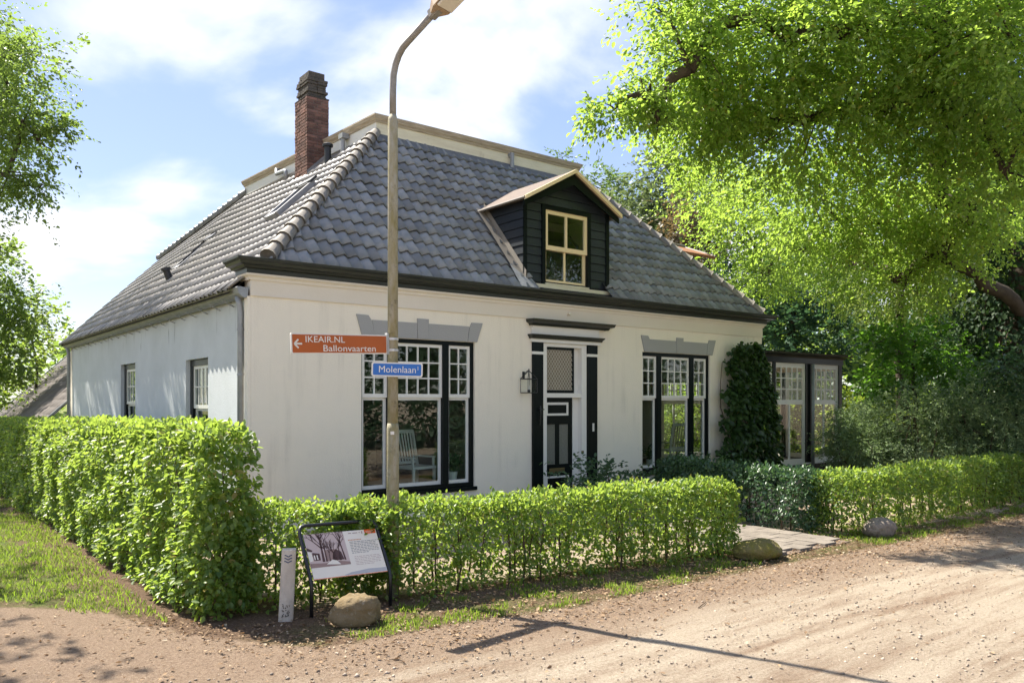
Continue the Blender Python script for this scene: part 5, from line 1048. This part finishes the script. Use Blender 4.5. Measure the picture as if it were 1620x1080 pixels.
def simple_tree(name, label, foot, top_z, r0, l, lm, rz=.8, **kw):
    foot = Vector((foot[0], foot[1], 0)); c = sum((Vector(b[0]) for b in px(l)), Vector()) / len(l); return tree(name, label, foot, Vector((c.x, c.y, top_z)), r0, px(l, rz), lm, **kw)
p_ = at(-150, 500, 20.5)
simple_tree('oak_tree', 'oak with hanging leafy branches at the top left', p_, 12, .30, [(20, 95, 19.5, .75), (35, 190, 19.5, .95), (60, 225, 19.5, .65), (10, 275, 19.5, .95), (60, 300, 19.6, .4), (95, 205, 19.3, .25), (-60, 180, 20, 1.8), (-90, 320, 20, 1.5), (-120, 60, 20, 1.9), (-200, 200, 20, 2.0), (-10, 95, 18.2, 1.2), (15, 150, 20.8, 1.3), (-15, 215, 22.8, 1.5), (-30, 265, 24.8, 1.6), (-80, 60, 24, 1.9), (-60, 130, 27, 2.0)], L_OAK, nsub=20, per=9, k=8, span=.35, size=.10, droop=.3, sub=.26)
p_ = at(-90, 500, 31); simple_tree('lime_tree', 'dense mid-green tree rising above the barn roof at far left', p_, 8, .25, [(-8, 415, 30, .9), (0, 470, 30, 1.3), (40, 480, 30.5, .9), (-20, 530, 30, 1.5), (25, 560, 30, 1.0), (-60, 600, 30, 1.6)], L_OAK, nsub=14, per=9, k=7, span=.5, size=.19, simple=True)
p_ = at(66, 600, 34); simple_tree('young_birch', 'small airy yellow-green tree behind the barn roof', p_, 6.5, .09, [(60, 500, 34, .75), (85, 495, 34, .55), (50, 540, 34, .85), (80, 550, 34, .7), (30, 590, 34, 1.0), (65, 600, 34, .9), (10, 610, 33, 1.0)], L_YELLOW, nsub=9, per=7, k=6, span=.5, size=.17, simple=True)
p_ = at(975, 500, 42); simple_tree('ash_tree', 'distant ash tree showing above the roof beside the dormer gable', p_, 13, .25, [(950, 290, 42, 1.3), (985, 300, 42, .9), (930, 330, 42, 1.5), (965, 340, 42, 1.4), (890, 250, 42, .55), (1000, 350, 42, 1.2)], L_ASH, nsub=11, per=8, k=7, span=.6, size=.24, simple=True, wr=.45)
p_ = at(1060, 560, 36); simple_tree('maple_tree', 'grey-green tree filling the gap between roof and beech', p_, 12, .3, [(1050, 280, 36, 1.5), (1020, 330, 36, 1.4), (1080, 330, 36, 1.6), (1050, 390, 36, 1.8), (1110, 400, 36, 1.7), (1000, 390, 36, 1.2), (1130, 300, 36, 1.3)], L_GREY, nsub=13, per=9, k=7, span=.6, size=.22, simple=True)
p_ = at(1110, 560, 31); simple_tree('copper_tree', 'brownish-leaved tree between the roof hip and the beech', p_, 9, .25, [(1085, 345, 31, 1.0), (1110, 320, 31, .8), (1070, 380, 31, .9), (1115, 370, 31, 1.1), (1105, 410, 31, 1.0)], L_COPPER, nsub=13, per=9, k=7, span=.5, size=.18, simple=True)
p_ = at(1265, 640, 30); simple_tree('holm_oak', 'dark evergreen tree above the garden room roof', p_, 7, .3, [(1230, 470, 30, 1.5), (1290, 470, 30, 1.3), (1240, 530, 29, 1.6), (1300, 540, 29, 1.5), (1180, 440, 30, 1.3), (1330, 480, 30, 1.0), (1270, 590, 29, 1.5), (1160, 500, 30, 1.4)], L_DARK, nsub=13, per=9, k=8, span=.45, size=.17, simple=True)
p_ = at(1425, 640, 25); simple_tree('cypress_tree', 'olive-green conifer behind the hazel', p_, 8, .25, [(1420, 350, 25, 1.0), (1385, 400, 25, 1.0), (1440, 420, 25, 1.2), (1400, 460, 24.5, 1.2), (1470, 370, 25, 1.0), (1480, 460, 25, 1.2), (1360, 440, 24.5, .7)], L_CON, nsub=22, per=9, k=9, span=.5, size=.12, simple=True, droop=.5, wr=.35)
p_ = at(1450, 640, 20.5); simple_tree('hazel_bush', 'bright green hazel spreading above the yew bushes', p_, 3.6, .09, [(1385, 545, 20.2, .55), (1430, 535, 20.2, .65), (1480, 550, 20.3, .7), (1530, 560, 20.4, .65), (1420, 590, 20, .75), (1490, 600, 20.2, .8), (1395, 610, 20, .45)], L_HAZEL, rz=.6, nsub=24, per=8, k=7, span=.35, size=.13, cat='shrub')
p_ = at(1640, 640, 17.5); simple_tree('hazel_bush', 'pale green hazel branch reaching in at the right edge', p_, 3.4, .07, [(1600, 580, 17.3, .45), (1630, 560, 17.3, .6), (1650, 610, 17.3, .7)], L_SHRUB, rz=.6, nsub=22, per=8, k=7, span=.35, size=.12, cat='shrub')
p_ = at(1540, 600, 27); simple_tree('holm_oak', 'dark evergreen tree behind the ivy-clad trunk', p_, 9, .3, [(1540, 350, 27, 1.8), (1500, 430, 27, 1.7), (1570, 450, 27, 1.8), (1610, 330, 27, 2.0), (1520, 540, 27, 1.8), (1600, 560, 26, 1.8), (1460, 250, 28, 1.9), (1560, 230, 28, 2.0)], L_DARK, nsub=13, per=9, k=8, span=.5, size=.19, simple=True)
# garden shrubs behind the glazed room, sunlit
for i, (x, y, r) in enumerate(((15.2, 7.2, 1.5), (18.0, 6.4, 1.7), (20.6, 4.8, 1.6), (21.2, 1.6, 1.3))):
    shrub('laurel_bush', ('sunlit bush seen through the left panes of the garden room', 'sunlit bush seen through the middle panes of the garden room', 'sunlit bush seen through the right panes of the garden room', 'sunlit bush at the far corner of the garden room')[i], (x, y, r * .95), (r, r, r), 90, 14, 7, .3, .13, L_YELLOW, group='sunlit bushes behind the garden room', simple=True)
# trees off the left edge (they shade the lane) and across the lane behind the camera (seen in the window panes)
tree('oak_tree', 'oak beyond the left edge shading the lane and grass', (-10.5, 3.5, 0), (-9.5, 2.5, 11), .3, [((-8.2, 1.6, 7.6), (1.7, 1.7, 1.2), 2.6), ((-6.6, .2, 8.6), (1.3, 1.3, 1.0), 1.5), ((-9.5, 4.5, 9), (2.2, 2.2, 1.6), 4), ((-6.9, 5.0, 9.6), (1.6, 1.6, 1.2), 2)], L_OAK, nsub=7, per=9, k=8, span=.4, size=.17, simple=True)
for i, (x, y, h) in enumerate(((8, -23.5, 9), (19, -22, 10), (32, -23, 9))):
    bl_ = [((x + rng.normal(0, 1.8), y + rng.normal(0, 1.2), z), (2.3, 2.2, 1.7), 6) for z in (4.6, 6.0, 7.6, 9.0)] + [((x + rng.normal(0, 2.5), y - 2.5, 3.2), (2.4, 1.6, 1.8), 3.5)]
    tree('roadside_beech', ('first', 'second', 'third', 'fourth', 'fifth', 'sixth')[i] + ' roadside beech across the lane counted from the left', (x, y, 0), (x, y, h), .42, bl_, L_DARK, group='roadside beeches across the lane', nsub=3.2, per=7, k=7, span=.7, size=.34, simple=True, twigs=2)
for i in range(9):
    shrub('laurel_thicket', ('first', 'second', 'third', 'fourth', 'fifth', 'sixth', 'seventh', 'eighth', 'ninth')[i] + ' dark thicket across the lane counted from the left', (2 + i * 4.4, -18.6 - (i % 3) * .8, 1.9), (2.6, 1.6, 2.1), 34, 9, 7, .7, .32, L_DARK, group='dark thickets across the lane', simple=True, shell=.3)
# far wood that closes the view
O = []
for (u0_, u1_, d0_, d1_, ztop, m) in ((-500, 130, 55, 75, 7, 500), (880, 1900, 48, 75, 9, 1500), (1180, 1900, 34, 48, 9, 900)):
    u_ = rng.uniform(u0_, u1_, m); d_ = rng.uniform(d0_, d1_, m); z_ = rng.random(m) ** .8 * ztop * (1 + .25 * np.sin(u_ * .021) + .15 * np.sin(u_ * .057))
    O.append(np.stack([CAM.x + RIGHT.x * (u_ - U0) / FPX * d_ + FWD.x * d_, CAM.y + RIGHT.y * (u_ - U0) / FPX * d_ + FWD.y * d_, z_], 1))
O = np.concatenate(O); V, F, K = sprays(O, rng.normal(0, 1, O.shape) + np.array([0, 0, .2]), 9, 1.5, .7, simple=True); V[:, 2] = np.maximum(V[:, 2], 0)
wd_ = npmesh('distant_woodland', V, F, L_OAK, None, (0, 0, 0), K); prop(wd_, 'dark woodland closing the view behind house and garden', 'woodland', kind='stuff')

# ================================================================== GRASS, LITTER, STONES
def yroad(x): return np.interp(x, VX, VY)
def patch(x, y, s=1.7): return np.array([noise.noise(Vector((a * s, b * s, 5.0))) + .5 * noise.noise(Vector((a * s * 3, b * s * 3, 9.0))) for a, b in zip(x, y)])
n = 80000; x = rng.uniform(-9, -2.35, n); y = rng.uniform(-5, 9, n); keep = (y > yroad(x) - .12 + .25 * np.sin(x * 7)) ; x, y = x[keep], y[keep]; keep = patch(x, y) > -.28; x, y = x[keep], y[keep]
n2 = 26000; x2 = rng.uniform(-1.2, 13, n2); y2 = rng.uniform(-6.5, -5.15, n2) ; keep = (y2 > yroad(x2) - .1) & (patch(x2, y2, 2.3) > .08) & ~((x2 > 4.9) & (x2 < 6.9)); x2, y2 = x2[keep], y2[keep]
x = np.concatenate([x, x2]); y = np.concatenate([y, y2]); n = len(x); P = np.stack([x, y, np.full(n, -.008)], 1)
V, F, K = leaves(P, rng.normal(0, .42, (n, 3)) * np.array([1, 1, .1]) + np.array([0, 0, 1.]), rng.normal(0, 1, (n, 3)) * np.array([1, 1, .2]), rng.uniform(.03, .085, n), wr=.16, simple=True)
prop(npmesh('grass', V, F, L_GRASS, None, (0, 0, 0), K), 'short patchy grass on the verges beside the lane', 'grass', kind='stuff')
n = 12000; x = rng.uniform(-3.0, 14, n); y = yroad(x) + rng.normal(.15, .55, n); keep = (y < -4.0) & (y > -7.6); x, y = x[keep], y[keep]
n3 = 1500; x3 = rng.uniform(-6, -2.2, n3); y3 = rng.uniform(-6, 3, n3); n4 = 700; x4 = rng.uniform(-5, 12, n4); y4 = rng.uniform(-11, -6, n4)
x = np.concatenate([x, x3, x4]); y = np.concatenate([y, y3, y4]); n = len(x)
V, F, K = leaves(np.stack([x, y, rng.uniform(.002, .022, n)], 1), rng.normal(0, 1, (n, 3)) * np.array([1, 1, .18]), rng.normal(0, .35, (n, 3)) + np.array([0, 0, 1.]), rng.uniform(.012, .055, n) * rng.uniform(.6, 1.2, n), wr=.55)
prop(npmesh('leaf_litter', V, F, L_LITTER, None, (0, 0, 0), K), 'dry fallen leaves scattered along the hedge foot', 'leaf litter', kind='stuff')
n = 7000; x = rng.uniform(-6, 12, n); y = rng.uniform(-11.2, -5.9, n); keep = y < yroad(x); x, y = x[keep], y[keep]; n = len(x); c_ = np.stack([x, y, np.zeros(n)], 1); s_ = rng.uniform(.004, .013, (n, 1)) * rng.choice([1, 1, 1, 1.7], (n, 1))
oct_ = np.array([[1, 0, 0], [0, 1, 0], [-1, 0, 0], [0, -1, 0], [0, 0, .7], [0, 0, -.7]]); V = (c_[:, None, :] + oct_[None] * s_[:, None, :] * rng.uniform(.6, 1.4, (n, 6, 1))).reshape(-1, 3)
F = (np.arange(n)[:, None, None] * 6 + np.array([[0, 1, 4], [1, 2, 4], [2, 3, 4], [3, 0, 4], [1, 0, 5], [2, 1, 5], [3, 2, 5], [0, 3, 5]])[None]).reshape(-1, 3)
prop(npmesh('loose_gravel', V, F, L_STONE, None, (0, 0, 0), np.repeat(rng.random(n), 8)), 'loose small stones lying on the gravel lane', 'gravel', kind='stuff')
for (u, v, L_, a_) in ((1105, 962, .28, .4), (805, 1035, .18, 1.1), (640, 1048, .15, 2.0)):
    p_ = gr(u, v); prop(MB().tube([p_ + Vector((0, 0, .008)), p_ + Vector((math.cos(a_), math.sin(a_), 0)) * L_ * .5 + Vector((.02, 0, .014)), p_ + Vector((math.cos(a_), math.sin(a_), 0)) * L_ + Vector((0, 0, .006))], [.006, .005, .003], 5).build('twig', M_STEM), 'thin dry twig on the gravel ' + {1105: 'below the mossy boulder', 805: 'below the shadow of the arrow sign', 640: 'right of the granite boulder'}[u], 'twig', 'fallen twigs')
